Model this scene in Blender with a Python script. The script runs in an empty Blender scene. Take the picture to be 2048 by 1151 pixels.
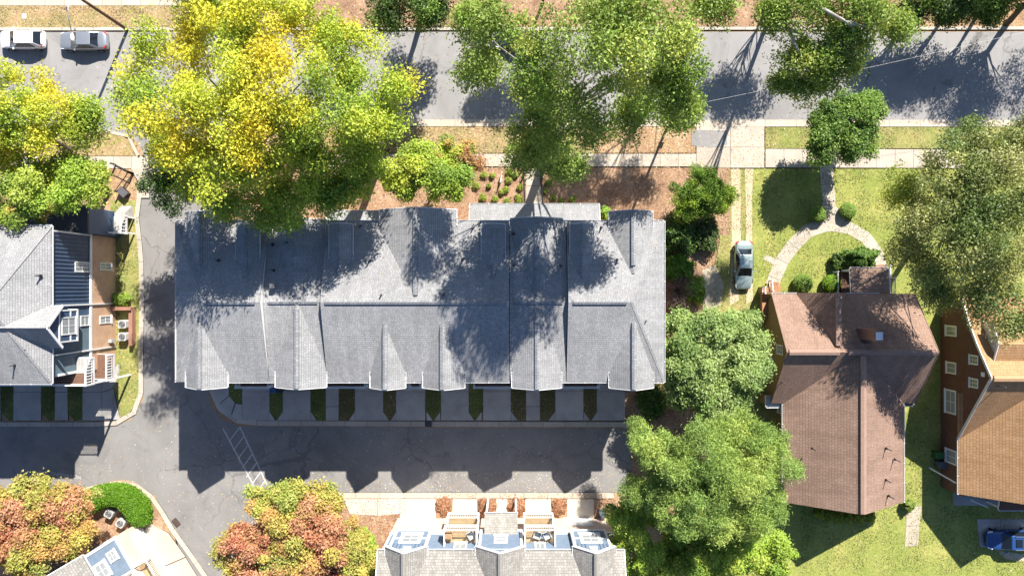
import bpy, bmesh, math, random
import numpy as np
from mathutils import Vector, Matrix

random.seed(7)
RNG = np.random.default_rng(11)
scene = bpy.context.scene
COL = scene.collection
R = math.radians

# ------------------------------------------------------------------ camera, sky, sun, exposure
HC = 70.0            # flying height of the drone, metres
K = 20.4             # photo pixels per metre on the ground
FPX = HC * K
cam_data = bpy.data.cameras.new('camera')
cam_data.sensor_width = 36.0
cam_data.lens = 36.0 * FPX / 2048.0
cam_data.clip_end = 3000
cam = bpy.data.objects.new('camera', cam_data)
COL.objects.link(cam)
cam.location = (0, 0, HC)
cam.rotation_euler = (0, 0, 0)
scene.camera = cam

SUN_EL = 41.6
SUN_AZ = 22.6        # from +Y (top of picture) towards +X
world = bpy.data.worlds.new('World')
scene.world = world
world.use_nodes = True
wn = world.node_tree
bg = wn.nodes['Background']
sky = wn.nodes.new('ShaderNodeTexSky')
sky.sky_type = 'NISHITA'
sky.sun_disc = False
sky.sun_elevation = R(SUN_EL)
sky.sun_rotation = R(SUN_AZ)
sky.ozone_density = 7.0
wn.links.new(sky.outputs['Color'], bg.inputs['Color'])
bg.inputs['Strength'].default_value = 0.064
sun_data = bpy.data.lights.new('sun', 'SUN')
sun_data.energy = 4.8
sun_data.angle = R(0.5)
sun_data.color = (1.0, 0.945, 0.86)
sun = bpy.data.objects.new('sun', sun_data)
COL.objects.link(sun)
sdir = Vector((math.sin(R(SUN_AZ)) * math.cos(R(SUN_EL)), math.cos(R(SUN_AZ)) * math.cos(R(SUN_EL)), math.sin(R(SUN_EL))))
sun.rotation_euler = (-sdir).to_track_quat('-Z', 'Y').to_euler()
sun.location = sdir * 200
vs = scene.view_settings
vs.view_transform = 'Standard'
vs.look = 'None'
vs.gamma = 1.0
vs.exposure = 1.2
vs.use_curve_mapping = False
scene.cycles.max_bounces = 6
scene.cycles.diffuse_bounces = 3
scene.cycles.glossy_bounces = 2
scene.cycles.transmission_bounces = 3
scene.cycles.use_denoising = True

# ------------------------------------------------------------------ coordinates
# ground pixels: photo pixels measured from the picture centre on the ground plane, y downwards
def gp(px, py, z=0.0):
    s = (HC - z) / HC
    return ((px - 1024.0) * s, (py - 575.5) * s)
def wv(gx, gy, z=0.0):
    return Vector((gx / K, -gy / K, z))
def P(px, py, z=0.0):
    g = gp(px, py, z)
    return wv(g[0], g[1], z)

# ------------------------------------------------------------------ materials
MATS = {}
def new_mat(name):
    m = bpy.data.materials.new(name)
    m.use_nodes = True
    nt = m.node_tree
    b = nt.nodes['Principled BSDF']
    MATS[name] = m
    return m, nt, b
def ramp(nt, fac, stops):
    r = nt.nodes.new('ShaderNodeValToRGB')
    el = r.color_ramp.elements
    while len(el) < len(stops):
        el.new(0.5)
    for e, (p, c) in zip(el, stops):
        e.position = p
        e.color = (*c, 1) if len(c) == 3 else c
    nt.links.new(fac, r.inputs['Fac'])
    return r.outputs['Color']
def noise(nt, vec, scale, detail=4, rough=0.55, dist=0.0):
    n = nt.nodes.new('ShaderNodeTexNoise')
    n.inputs['Scale'].default_value = scale
    n.inputs['Detail'].default_value = detail
    n.inputs['Roughness'].default_value = rough
    n.inputs['Distortion'].default_value = dist
    nt.links.new(vec, n.inputs['Vector'])
    return n.outputs['Fac']
def mix(nt, a, b, fac, mode='MIX'):
    n = nt.nodes.new('ShaderNodeMix')
    n.data_type = 'RGBA'
    n.blend_type = mode
    for sock, v in ((n.inputs['Factor'], fac), (n.inputs['A'], a), (n.inputs['B'], b)):
        if isinstance(v, (int, float)):
            sock.default_value = v
        elif isinstance(v, tuple):
            sock.default_value = (*v, 1)
        else:
            nt.links.new(v, sock)
    return n.outputs['Result']
def worldpos(nt):
    return nt.nodes.new('ShaderNodeNewGeometry').outputs['Position']
def uvco(nt):
    n = nt.nodes.new('ShaderNodeUVMap')
    n.uv_map = 'UVMap'
    return n.outputs['UV']
def bump(nt, b, h, strength=0.3, dist=0.05):
    n = nt.nodes.new('ShaderNodeBump')
    n.inputs['Strength'].default_value = strength
    n.inputs['Distance'].default_value = dist
    nt.links.new(h, n.inputs['Height'])
    nt.links.new(n.outputs['Normal'], b.inputs['Normal'])
def math_n(nt, op, a, b=0.0):
    n = nt.nodes.new('ShaderNodeMath')
    n.operation = op
    for s, v in ((n.inputs[0], a), (n.inputs[1], b)):
        if isinstance(v, (int, float)):
            s.default_value = v
        else:
            nt.links.new(v, s)
    return n.outputs[0]

def plain(name, col, rough=0.6, metal=0.0, var=0.12, scale=1.3, coat=0.0):
    m, nt, b = new_mat(name)
    p = worldpos(nt)
    c = ramp(nt, noise(nt, p, scale, 6, 0.65), [(0.25, tuple(x * (1 - var) for x in col)), (0.75, tuple(min(1, x * (1 + var)) for x in col))])
    nt.links.new(c, b.inputs['Base Color'])
    b.inputs['Roughness'].default_value = rough
    b.inputs['Metallic'].default_value = metal
    b.inputs['Coat Weight'].default_value = coat
    b.inputs['Coat Roughness'].default_value = 0.06
    return m

def shingle(name, c1, c2, seam_col, row=0.235, width=0.36):
    m, nt, b = new_mat(name)
    uv = uvco(nt)
    br = nt.nodes.new('ShaderNodeTexBrick')
    br.offset = 0.37
    br.offset_frequency = 2
    br.squash = 0.8
    br.squash_frequency = 3
    br.inputs['Scale'].default_value = 1.0
    br.inputs['Brick Width'].default_value = width
    br.inputs['Row Height'].default_value = row
    br.inputs['Mortar Size'].default_value = 0.016
    br.inputs['Mortar Smooth'].default_value = 0.4
    br.inputs['Bias'].default_value = -0.1
    br.inputs['Color1'].default_value = (*c1, 1)
    br.inputs['Color2'].default_value = (*c2, 1)
    br.inputs['Mortar'].default_value = (*seam_col, 1)  # darker lines painted as the thin shadows between shingle tabs
    nt.links.new(uv, br.inputs['Vector'])
    p = worldpos(nt)
    big = ramp(nt, noise(nt, p, 0.35, 5, 0.6), [(0.3, (0.86, 0.86, 0.86)), (0.7, (1.06, 1.06, 1.06))])
    c = mix(nt, br.outputs['Color'], big, 1.0, 'MULTIPLY')
    fine = ramp(nt, noise(nt, uv, 9.0, 3, 0.7), [(0.3, (0.84, 0.84, 0.85)), (0.7, (1.12, 1.12, 1.11))])
    c = mix(nt, c, fine, 1.0, 'MULTIPLY')
    mp = nt.nodes.new('ShaderNodeMapping')
    mp.inputs['Scale'].default_value = (1.6, 0.16, 1)
    nt.links.new(uv, mp.inputs['Vector'])
    st = ramp(nt, noise(nt, mp.outputs[0], 1.0, 5, 0.6), [(0.35, (0.88, 0.88, 0.87)), (0.6, (1.03, 1.03, 1.03))])
    c = mix(nt, c, st, 1.0, 'MULTIPLY')
    nt.links.new(c, b.inputs['Base Color'])
    b.inputs['Roughness'].default_value = 0.92
    b.inputs['Specular IOR Level'].default_value = 0.15
    # saw-tooth courses: each course lifts towards its lower edge
    sx = nt.nodes.new('ShaderNodeSeparateXYZ')
    nt.links.new(uv, sx.inputs[0])
    fr = math_n(nt, 'FRACT', math_n(nt, 'DIVIDE', sx.outputs['Y'], row))
    h = math_n(nt, 'SUBTRACT', math_n(nt, 'MULTIPLY', fr, -0.6), math_n(nt, 'MULTIPLY', br.outputs['Fac'], 0.5))
    bump(nt, b, h, 0.7, 0.03)
    return m

def bricks(name, c1, c2, seam_col, row=0.075, width=0.22):
    m, nt, b = new_mat(name)
    uv = uvco(nt)
    br = nt.nodes.new('ShaderNodeTexBrick')
    br.inputs['Scale'].default_value = 1.0
    br.inputs['Brick Width'].default_value = width
    br.inputs['Row Height'].default_value = row
    br.inputs['Mortar Size'].default_value = 0.008
    br.inputs['Color1'].default_value = (*c1, 1)
    br.inputs['Color2'].default_value = (*c2, 1)
    br.inputs['Mortar'].default_value = (*seam_col, 1)
    nt.links.new(uv, br.inputs['Vector'])
    big = ramp(nt, noise(nt, uv, 0.9, 5, 0.6), [(0.3, (0.85, 0.85, 0.85)), (0.7, (1.1, 1.1, 1.1))])
    nt.links.new(mix(nt, br.outputs['Color'], big, 1.0, 'MULTIPLY'), b.inputs['Base Color'])
    b.inputs['Roughness'].default_value = 0.85
    bump(nt, b, math_n(nt, 'MULTIPLY', br.outputs['Fac'], -1.0), 0.4, 0.02)
    return m

def lap(name, col, pitch=0.13):
    m, nt, b = new_mat(name)
    uv = uvco(nt)
    sx = nt.nodes.new('ShaderNodeSeparateXYZ')
    nt.links.new(uv, sx.inputs[0])
    fr = math_n(nt, 'FRACT', math_n(nt, 'DIVIDE', sx.outputs['Y'], pitch))
    c = ramp(nt, noise(nt, uv, 1.5, 5), [(0.3, tuple(x * 0.88 for x in col)), (0.7, tuple(x * 1.1 for x in col))])
    nt.links.new(c, b.inputs['Base Color'])
    b.inputs['Roughness'].default_value = 0.55
    bump(nt, b, math_n(nt, 'MULTIPLY', fr, -1.0), 0.8, 0.03)
    return m

def ground_mat(name, stops, scale=0.5, fine=7.0, spots=None, bumpy=0.4, fine_amt=0.35):
    """large patches through a colour ramp, broken by fine grain; spots = (colour, scale, threshold)"""
    m, nt, b = new_mat(name)
    p = worldpos(nt)
    c = ramp(nt, noise(nt, p, scale, 8, 0.68, 0.4), stops)
    f = noise(nt, p, fine, 4, 0.75)
    c = mix(nt, c, ramp(nt, f, [(0.25, (1 - fine_amt,) * 3), (0.75, (1 + fine_amt,) * 3)]), 1.0, 'MULTIPLY')
    if spots:
        for col, sc, th in spots:
            s = noise(nt, p, sc, 3, 0.6)
            k = ramp(nt, s, [(th, (0, 0, 0)), (min(0.999, th + 0.06), (1, 1, 1))])
            c = mix(nt, c, col, k)
    nt.links.new(c, b.inputs['Base Color'])
    b.inputs['Roughness'].default_value = 0.95
    b.inputs['Specular IOR Level'].default_value = 0.1
    bump(nt, b, f, bumpy, 0.06)
    return m

def asphalt(name, col, crack=0.5):
    m, nt, b = new_mat(name)
    p = worldpos(nt)
    c = ramp(nt, noise(nt, p, 0.22, 9, 0.66, 0.8), [(0.28, tuple(x * 0.74 for x in col)), (0.5, col), (0.72, tuple(x * 1.16 for x in col))])
    f = noise(nt, p, 14.0, 4, 0.8)
    c = mix(nt, c, ramp(nt, f, [(0.3, (0.84,) * 3), (0.7, (1.15,) * 3)]), 1.0, 'MULTIPLY')
    st = ramp(nt, noise(nt, p, 0.9, 5, 0.6, 1.2), [(0.60, (1, 1, 1)), (0.72, (0.72, 0.71, 0.70))])
    c = mix(nt, c, st, 1.0, 'MULTIPLY')
    # wandering cracks
    v = nt.nodes.new('ShaderNodeTexVoronoi')
    v.feature = 'DISTANCE_TO_EDGE'
    v.inputs['Scale'].default_value = 0.17
    wob = nt.nodes.new('ShaderNodeTexNoise')
    wob.inputs['Scale'].default_value = 0.8
    wob.inputs['Detail'].default_value = 6
    nt.links.new(p, wob.inputs['Vector'])
    off = nt.nodes.new('ShaderNodeVectorMath')
    off.operation = 'MULTIPLY_ADD'
    nt.links.new(wob.outputs['Color'], off.inputs[0])
    off.inputs[1].default_value = (1.6, 1.6, 0)
    nt.links.new(p, off.inputs[2])
    nt.links.new(off.outputs[0], v.inputs['Vector'])
    k = ramp(nt, v.outputs['Distance'], [(0.0, (1, 1, 1)), (0.006, (1, 1, 1)), (0.011, (0, 0, 0))])
    gate = ramp(nt, noise(nt, p, 0.13, 2), [(0.44, (0, 0, 0)), (0.56, (1, 1, 1))])
    k = mix(nt, k, gate, 1.0, 'MULTIPLY')
    c = mix(nt, c, tuple(x * 0.45 for x in col), math_n(nt, 'MULTIPLY', k, crack))
    nt.links.new(c, b.inputs['Base Color'])
    b.inputs['Roughness'].default_value = 0.85
    b.inputs['Specular IOR Level'].default_value = 0.25
    bump(nt, b, f, 0.25, 0.02)
    return m

def concrete(name, col, stain=0.16):
    m, nt, b = new_mat(name)
    p = worldpos(nt)
    inf = nt.nodes.new('ShaderNodeObjectInfo')
    c = ramp(nt, noise(nt, p, 0.55, 7, 0.65, 0.5), [(0.28, tuple(x * (1 - stain) for x in col)), (0.72, tuple(x * (1 + stain * 0.7) for x in col))])
    rnd = ramp(nt, inf.outputs['Random'], [(0.0, (0.9, 0.9, 0.9)), (1.0, (1.06, 1.05, 1.04))])
    c = mix(nt, c, rnd, 1.0, 'MULTIPLY')
    f = noise(nt, p, 11, 4, 0.8)
    c = mix(nt, c, ramp(nt, f, [(0.3, (0.9,) * 3), (0.7, (1.08,) * 3)]), 1.0, 'MULTIPLY')
    nt.links.new(c, b.inputs['Base Color'])
    b.inputs['Roughness'].default_value = 0.85
    bump(nt, b, f, 0.15, 0.02)
    return m

def foliage(name, trans=0.27, rough=0.5):
    m, nt, b = new_mat(name)
    a = nt.nodes.new('ShaderNodeAttribute')
    a.attribute_name = 'tint'
    nt.links.new(a.outputs['Color'], b.inputs['Base Color'])
    b.inputs['Roughness'].default_value = rough
    b.inputs['Specular IOR Level'].default_value = 0.3
    t = nt.nodes.new('ShaderNodeBsdfTranslucent')
    tc = mix(nt, a.outputs['Color'], (1.25, 1.2, 0.5), 1.0, 'MULTIPLY')
    nt.links.new(tc, t.inputs['Color'])
    mx = nt.nodes.new('ShaderNodeMixShader')
    mx.inputs[0].default_value = trans
    nt.links.new(b.outputs[0], mx.inputs[1])
    nt.links.new(t.outputs[0], mx.inputs[2])
    nt.links.new(mx.outputs[0], nt.nodes['Material Output'].inputs['Surface'])
    return m

def glass(name, col=(0.03, 0.04, 0.05), rough=0.06):
    m, nt, b = new_mat(name)
    b.inputs['Base Color'].default_value = (*col, 1)
    b.inputs['Roughness'].default_value = rough
    b.inputs['Specular IOR Level'].default_value = 0.8
    return m

def bark(name, col):
    m, nt, b = new_mat(name)
    p = worldpos(nt)
    c = ramp(nt, noise(nt, p, 2.5, 6, 0.7), [(0.3, tuple(x * 0.6 for x in col)), (0.7, tuple(x * 1.25 for x in col))])
    nt.links.new(c, b.inputs['Base Color'])
    b.inputs['Roughness'].default_value = 0.9
    bump(nt, b, noise(nt, p, 8, 4), 0.5, 0.03)
    return m

shingle('grey_shingle', (0.292, 0.292, 0.297), (0.368, 0.368, 0.372), (0.222, 0.223, 0.228), 0.185, 0.23)
shingle('taupe_shingle', (0.28, 0.265, 0.24), (0.38, 0.36, 0.33), (0.2, 0.19, 0.17), 0.22, 0.27)
shingle('brown_shingle', (0.275, 0.182, 0.138), (0.325, 0.222, 0.172), (0.205, 0.132, 0.1), 0.25, 0.30)
shingle('tan_shingle', (0.40, 0.235, 0.118), (0.46, 0.285, 0.155), (0.29, 0.165, 0.08), 0.25, 0.30)
shingle('ridge_grey', (0.24, 0.245, 0.255), (0.32, 0.325, 0.335), (0.14, 0.145, 0.155), 2.0, 0.3)
plain('ridge_brown', (0.30, 0.195, 0.15), 0.9, var=0.14, scale=4)
plain('ridge_tan', (0.42, 0.265, 0.14), 0.9, var=0.14, scale=4)
plain('ridge_taupe', (0.24, 0.225, 0.20), 0.9, var=0.14, scale=4)
plain('white_trim', (0.78, 0.78, 0.77), 0.45, var=0.05)
plain('dark_metal', (0.035, 0.035, 0.04), 0.45, 0.3)
plain('pipe_grey', (0.10, 0.10, 0.11), 0.6)
plain('flat_roof', (0.07, 0.07, 0.08), 0.85, var=0.2)
plain('deck_wood', (0.16, 0.085, 0.055), 0.7, var=0.2, scale=3)
plain('pale_wood', (0.42, 0.30, 0.17), 0.7, var=0.2, scale=3)
plain('orange_wood', (0.34, 0.17, 0.08), 0.65, var=0.2, scale=3)
plain('pole_wood', (0.13, 0.075, 0.045), 0.85, var=0.25, scale=3)
plain('light_metal', (0.62, 0.62, 0.63), 0.4, 0.2, var=0.05)
plain('unit_grey', (0.42, 0.43, 0.42), 0.5, var=0.06)
plain('navy_siding', (0.05, 0.088, 0.16), 0.55, var=0.10)
plain('batten_navy', (0.06, 0.10, 0.18), 0.55, var=0.08)
lap('blue_lap', (0.105, 0.155, 0.19))
lap('blue_grey_lap', (0.16, 0.215, 0.29))
lap('olive_lap', (0.20, 0.14, 0.055), 0.18)
bricks('orange_brick', (0.52, 0.30, 0.175), (0.60, 0.38, 0.24), (0.58, 0.46, 0.35))
bricks('sunlit_brick', (0.56, 0.43, 0.34), (0.64, 0.52, 0.42), (0.6, 0.54, 0.47))  # brick colour paled to hold the strong sun on the southern facades
bricks('dark_brick', (0.115, 0.045, 0.03), (0.17, 0.07, 0.045), (0.12, 0.085, 0.07))
bricks('red_brick', (0.28, 0.11, 0.07), (0.35, 0.15, 0.09), (0.33, 0.26, 0.21))
glass('window_glass')
glass('pale_glass', (0.30, 0.33, 0.34), 0.12)
concrete('kerb_concrete', (0.44, 0.395, 0.335))
concrete('walk_concrete', (0.46, 0.40, 0.33))
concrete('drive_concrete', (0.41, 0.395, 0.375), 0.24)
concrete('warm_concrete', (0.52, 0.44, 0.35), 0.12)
concrete('sunlit_concrete', (0.64, 0.56, 0.46), 0.1)  # strong sun put into the colour, paler than the other driveways
concrete('joint_grey', (0.10, 0.09, 0.08))
asphalt('street_asphalt', (0.275, 0.265, 0.258), 0.75)
asphalt('alley_asphalt', (0.225, 0.216, 0.207), 0.5)
ground_mat('bare_soil', [(0.25, (0.206, 0.120, 0.069)), (0.5, (0.361, 0.232, 0.133)), (0.75, (0.473, 0.344, 0.215))], 0.35, 6, [((0.533, 0.413, 0.275), 4.0, 0.62), ((0.086, 0.043, 0.026), 3.2, 0.66)], fine_amt=0.5)
ground_mat('mulch', [(0.25, (0.162, 0.091, 0.055)), (0.5, (0.315, 0.195, 0.124)), (0.75, (0.457, 0.309, 0.199))], 0.5, 6, [((0.552, 0.400, 0.276), 4.2, 0.63), ((0.085, 0.043, 0.028), 3.6, 0.64)], fine_amt=0.5)
ground_mat('dry_lawn', [(0.22, (0.326, 0.192, 0.107)), (0.42, (0.370, 0.259, 0.141)), (0.56, (0.311, 0.240, 0.111)), (0.75, (0.170, 0.159, 0.056))], 0.45, 5, [((0.474, 0.385, 0.266), 3.5, 0.62), ((0.148, 0.081, 0.044), 2.0, 0.66)], fine_amt=0.55)
ground_mat('strip_lawn', [(0.22, (0.402, 0.284, 0.134)), (0.42, (0.301, 0.276, 0.100)), (0.62, (0.200, 0.234, 0.063)), (0.8, (0.284, 0.276, 0.092))], 0.35, 6, [((0.485, 0.385, 0.234), 4.0, 0.66)], fine_amt=0.45)
ground_mat('green_lawn', [(0.22, (0.398, 0.347, 0.124)), (0.42, (0.289, 0.298, 0.084)), (0.62, (0.214, 0.254, 0.060)), (0.82, (0.347, 0.332, 0.109))], 0.3, 6, [((0.477, 0.407, 0.189), 2.5, 0.68)], fine_amt=0.42)
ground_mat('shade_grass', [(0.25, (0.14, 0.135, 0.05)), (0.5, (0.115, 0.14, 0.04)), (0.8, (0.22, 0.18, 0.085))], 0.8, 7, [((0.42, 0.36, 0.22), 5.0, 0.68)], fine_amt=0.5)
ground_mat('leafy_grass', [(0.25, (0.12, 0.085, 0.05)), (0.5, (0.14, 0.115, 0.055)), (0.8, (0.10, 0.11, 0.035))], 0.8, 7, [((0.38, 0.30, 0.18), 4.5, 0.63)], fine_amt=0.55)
ground_mat('worn_track', [(0.3, (0.46, 0.36, 0.22)), (0.6, (0.58, 0.46, 0.31)), (0.8, (0.38, 0.32, 0.15))], 0.6, 8)
ground_mat('gravel_path', [(0.3, (0.36, 0.31, 0.23)), (0.7, (0.50, 0.44, 0.34))], 0.7, 10)
plain('road_paint', (0.46, 0.46, 0.45), 0.7, var=0.42, scale=3.5)
foliage('leaf')
foliage('needle', 0.15, 0.6)
foliage('litter', 0.0, 0.8)
bark('bark_brown', (0.10, 0.072, 0.052))
bark('bark_pale', (0.40, 0.37, 0.33))
bark('bark_twig', (0.23, 0.17, 0.14))

# ------------------------------------------------------------------ mesh builder
class MB:
    def __init__(s):
        s.v = []
        s.f = []
    def poly(s, pts):
        i = len(s.v)
        s.v += [tuple(p) for p in pts]
        s.f.append(tuple(range(i, i + len(pts))))
    def hexa(s, b, t):
        """closed prism between two equal rings"""
        n = len(b)
        i = len(s.v)
        s.v += [tuple(p) for p in b] + [tuple(p) for p in t]
        s.f.append(tuple(range(i + n - 1, i - 1, -1)))
        s.f.append(tuple(range(i + n, i + 2 * n)))
        for k in range(n):
            k2 = (k + 1) % n
            s.f.append((i + k, i + k2, i + n + k2, i + n + k))
    def gbox(s, x0, x1, y0, y1, z0, z1):
        """box in ground pixels and metres of height"""
        r = [(x0, y0), (x1, y0), (x1, y1), (x0, y1)]
        s.hexa([wv(x, y, z0) for x, y in r], [wv(x, y, z1) for x, y in r])
    def gprism(s, pts, z0, z1):
        s.hexa([wv(x, y, z0) for x, y in pts], [wv(x, y, z1) for x, y in pts])
    def slab(s, pts, t=0.14):
        """pts: world points of a roof plane; thickness hangs below"""
        s.hexa([Vector(p) - Vector((0, 0, t)) for p in pts], pts)
    def bar(s, a, b, w, h, up=None):
        a = Vector(a); b = Vector(b)
        d = (b - a)
        if d.length < 1e-6:
            return
        d.normalize()
        up = Vector(up) if up is not None else (Vector((0, 0, 1)) if abs(d.z) < 0.95 else Vector((0, 1, 0)))
        sd = d.cross(up).normalized()
        u = sd.cross(d).normalized()
        o = [sd * w / 2 + u * h / 2, -sd * w / 2 + u * h / 2, -sd * w / 2 - u * h / 2, sd * w / 2 - u * h / 2]
        s.hexa([a + k for k in o], [b + k for k in o])
    def tube(s, pts, radii, n=8):
        rings = []
        for i, p in enumerate(pts):
            p = Vector(p)
            d = (Vector(pts[min(i + 1, len(pts) - 1)]) - Vector(pts[max(i - 1, 0)])).normalized()
            up = Vector((0, 0, 1)) if abs(d.z) < 0.9 else Vector((1, 0, 0))
            a = d.cross(up).normalized()
            b = d.cross(a).normalized()
            r = radii[i]
            base = len(s.v)
            for k in range(n):
                t = 2 * math.pi * k / n
                s.v.append(tuple(p + a * math.cos(t) * r + b * math.sin(t) * r))
            rings.append(base)
        for r0, r1 in zip(rings, rings[1:]):
            for k in range(n):
                k2 = (k + 1) % n
                s.f.append((r0 + k, r0 + k2, r1 + k2, r1 + k))
        s.f.append(tuple(rings[0] + k for k in range(n - 1, -1, -1)))
        s.f.append(tuple(rings[-1] + k for k in range(n)))
    def cyl(s, c, r, z0, z1, n=16, r1=None):
        c = Vector(c)
        r1 = r if r1 is None else r1
        ring = lambda rr, z: [Vector((c.x + rr * math.cos(2 * math.pi * k / n), c.y + rr * math.sin(2 * math.pi * k / n), z)) for k in range(n)]
        s.hexa(ring(r, z0), ring(r1, z1))
    def build(s, name, mat, parent=None, smooth=False, kind=None, label=None, cat=None, group=None, bevel=0.0):
        me = bpy.data.meshes.new(name)
        me.from_pydata(s.v, [], s.f)
        bm = bmesh.new()
        bm.from_mesh(me)
        bmesh.ops.recalc_face_normals(bm, faces=bm.faces)
        uvl = bm.loops.layers.uv.new('UVMap')
        Z = Vector((0, 0, 1))
        for f in bm.faces:
            n = f.normal
            if abs(n.z) > 0.9995:
                u, v = Vector((1, 0, 0)), Vector((0, 1, 0))
            else:
                u = Z.cross(n).normalized()
                v = n.cross(u)
            for l in f.loops:
                l[uvl].uv = (l.vert.co.dot(u), l.vert.co.dot(v))
            f.smooth = smooth
        bm.to_mesh(me)
        bm.free()
        me.materials.append(MATS[mat] if isinstance(mat, str) else mat)
        o = bpy.data.objects.new(name, me)
        COL.objects.link(o)
        if parent is not None:
            o.parent = parent
            if parent.type == 'EMPTY' or parent.location.length > 0:
                o.matrix_parent_inverse = parent.matrix_basis.inverted()
        if bevel:
            bv = o.modifiers.new('bevel', 'BEVEL')
            bv.width = bevel
            bv.segments = 2
        tag(o, label, cat, group, kind)
        return o

def tag(o, label=None, cat=None, group=None, kind=None):
    if label: o['label'] = label
    if cat: o['category'] = cat
    if group: o['group'] = group
    if kind: o['kind'] = kind
    return o
def thing(name, loc, label, cat, group=None):
    o = bpy.data.objects.new(name, None)
    COL.objects.link(o)
    o.location = loc
    o.empty_display_size = 0.3
    return tag(o, label, cat, group)

# ------------------------------------------------------------------ ground sheets (photo pixels on the ground)
def sheet(name, px, z, mat, parent=None, kind='structure', thick=0.0):
    m = MB()
    pts = [gp(x, y) for x, y in px]
    if thick:
        m.gprism(pts, z - thick, z)
    else:
        m.poly([wv(x, y, z) for x, y in pts])
    return m.build(name, mat, parent, kind=None if parent is not None else kind)

def arc(cx, cy, r, a0, a1, n=10, ry=None):
    ry = ry or r
    return [(cx + r * math.cos(R(a0 + (a1 - a0) * i / n)), cy + ry * math.sin(R(a0 + (a1 - a0) * i / n))) for i in range(n + 1)]

# base ground reaches far beyond the frame
m = MB()
m.poly([(-900, -900, 0), (900, -900, 0), (900, 900, 0), (-900, 900, 0)])
m.build('ground', 'bare_soil', kind='structure')

sheet('street', [(-3500, 64), (5500, 64), (5500, 243), (1530, 243), (760, 243), (420, 252), (330, 300), (330, 330), (285, 330), (285, 300), (262, 270), (225, 262), (-3500, 262)], 0.004, 'street_asphalt')
alley = [(283, 300), (352, 300), (500, 300), (500, 780)] 
sheet('alley_road', [(283, 322), (440, 322), (440, 760), (417, 780), (422, 812), (445, 838), (480, 852), (1262, 856), (1262, 984), (660, 984), (660, 1000), (560, 1040), (470, 1151), (430, 1400), (560, 1700), (420, 1300), (345, 1055), (310, 990), (268, 962), (240, 958), (190, 968), (120, 1000), (-1200, 1000), (-1200, 852), (230, 852), (262, 838), (286, 800), (288, 520), (279, 440)], 0.008, 'alley_asphalt')

def offset_poly(pts, d):
    out = []
    n = len(pts)
    for i, p in enumerate(pts):
        a = Vector(pts[max(i - 1, 0)]); b = Vector(pts[min(i + 1, n - 1)])
        t = (b - a).normalized()
        nrm = Vector((-t.y, t.x))
        out.append((p[0] + nrm.x * d, p[1] + nrm.y * d))
    return out
def resample(pts, step):
    out = [Vector(pts[0])]
    acc = 0.0
    for a, b in zip(pts, pts[1:]):
        a = Vector(a); b = Vector(b)
        L = (b - a).length
        d = step - acc
        while d <= L:
            out.append(a + (b - a) * d / L)
            d += step
        acc = L - (d - step)
    if (out[-1] - Vector(pts[-1])).length > step * 0.3:
        out.append(Vector(pts[-1]))
    return [tuple(p) for p in out]
def band(name, px, width, step, z, mat, piece, joint='joint_grey', thick=0.12, gap=0.7, bed=True):
    """strip of separate slabs following a polyline (photo pixels); width in pixels to the right-hand normal"""
    c = resample([gp(x, y) for x, y in px], step)
    e = offset_poly(c, width)
    mb = MB()
    for i in range(len(c) - 1):
        mb.gprism([c[i], c[i + 1], e[i + 1], e[i]], 0.002, max(0.004, z - 0.012))
    base = mb.build(name, joint, kind='structure')
    for i in range(len(c) - 1):
        a, b, d, f = Vector(c[i]), Vector(c[i + 1]), Vector(e[i + 1]), Vector(e[i])
        t1 = (b - a).normalized() * gap / 2
        t2 = (d - f).normalized() * gap / 2
        s = MB()
        dz = random.uniform(-0.004, 0.004)
        s.gprism([a + t1, b - t1, d - t2, f + t2], max(0.0, z - thick), z + dz)
        s.build(piece, mat, base)
    return base
def slabs(name, quads, z, mat, piece, joint='joint_grey', inset=0.6):
    """separate slabs given as photo-pixel polygons"""
    mb = MB()
    for q in quads:
        g = [gp(x, y) for x, y in q]
        mb.gprism(g, 0.002, z - 0.012)
    base = mb.build(name, joint, kind='structure')
    for q in quads:
        g = [Vector(gp(x, y)) for x, y in q]
        c = sum(g, Vector((0, 0))) / len(g)
        g = [p + (c - p).normalized() * inset for p in g]
        s = MB()
        s.gprism(g, 0.001, z + random.uniform(-0.004, 0.004))
        s.build(piece, mat, base)
    return base
def rects(x0, x1, y0, y1, nx, ny):
    return [[(x0 + (x1 - x0) * i / nx, y0 + (y1 - y0) * j / ny), (x0 + (x1 - x0) * (i + 1) / nx, y0 + (y1 - y0) * j / ny),
             (x0 + (x1 - x0) * (i + 1) / nx, y0 + (y1 - y0) * (j + 1) / ny), (x0 + (x1 - x0) * i / nx, y0 + (y1 - y0) * (j + 1) / ny)] for i in range(nx) for j in range(ny)]

# kerbs
band('street_kerb_far', [(-60, 62), (2110, 60)], -6, 62, 0.13, 'kerb_concrete', 'kerb_stone')
band('street_gutter_near', [(600, 239), (2110, 240)], 8, 62, 0.012, 'warm_concrete', 'gutter_slab', thick=0.02)
band('street_kerb_near', [(600, 247), (2110, 248)], 6, 62, 0.13, 'warm_concrete', 'kerb_stone')
band('street_kerb_entrance', [(-60, 258), (200, 259), (240, 262), (262, 271), (272, 285), (280, 312)], 6, 46, 0.13, 'warm_concrete', 'kerb_stone')
band('alley_kerb_left', [(284, 392), (278, 440), (287, 500), (289, 600), (287, 700), (288, 780), (284, 806), (270, 830), (250, 845), (225, 852), (-60, 852)], 9, 44, 0.11, 'kerb_concrete', 'kerb_stone')
band('alley_kerb_main', [(1262, 853), (900, 852), (484, 850), (455, 838), (432, 815), (420, 790), (417, 764)], 10, 44, 0.11, 'kerb_concrete', 'kerb_stone')
band('alley_kerb_south', [(664, 984), (1228, 984)], 11, 48, 0.11, 'warm_concrete', 'kerb_stone')
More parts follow.
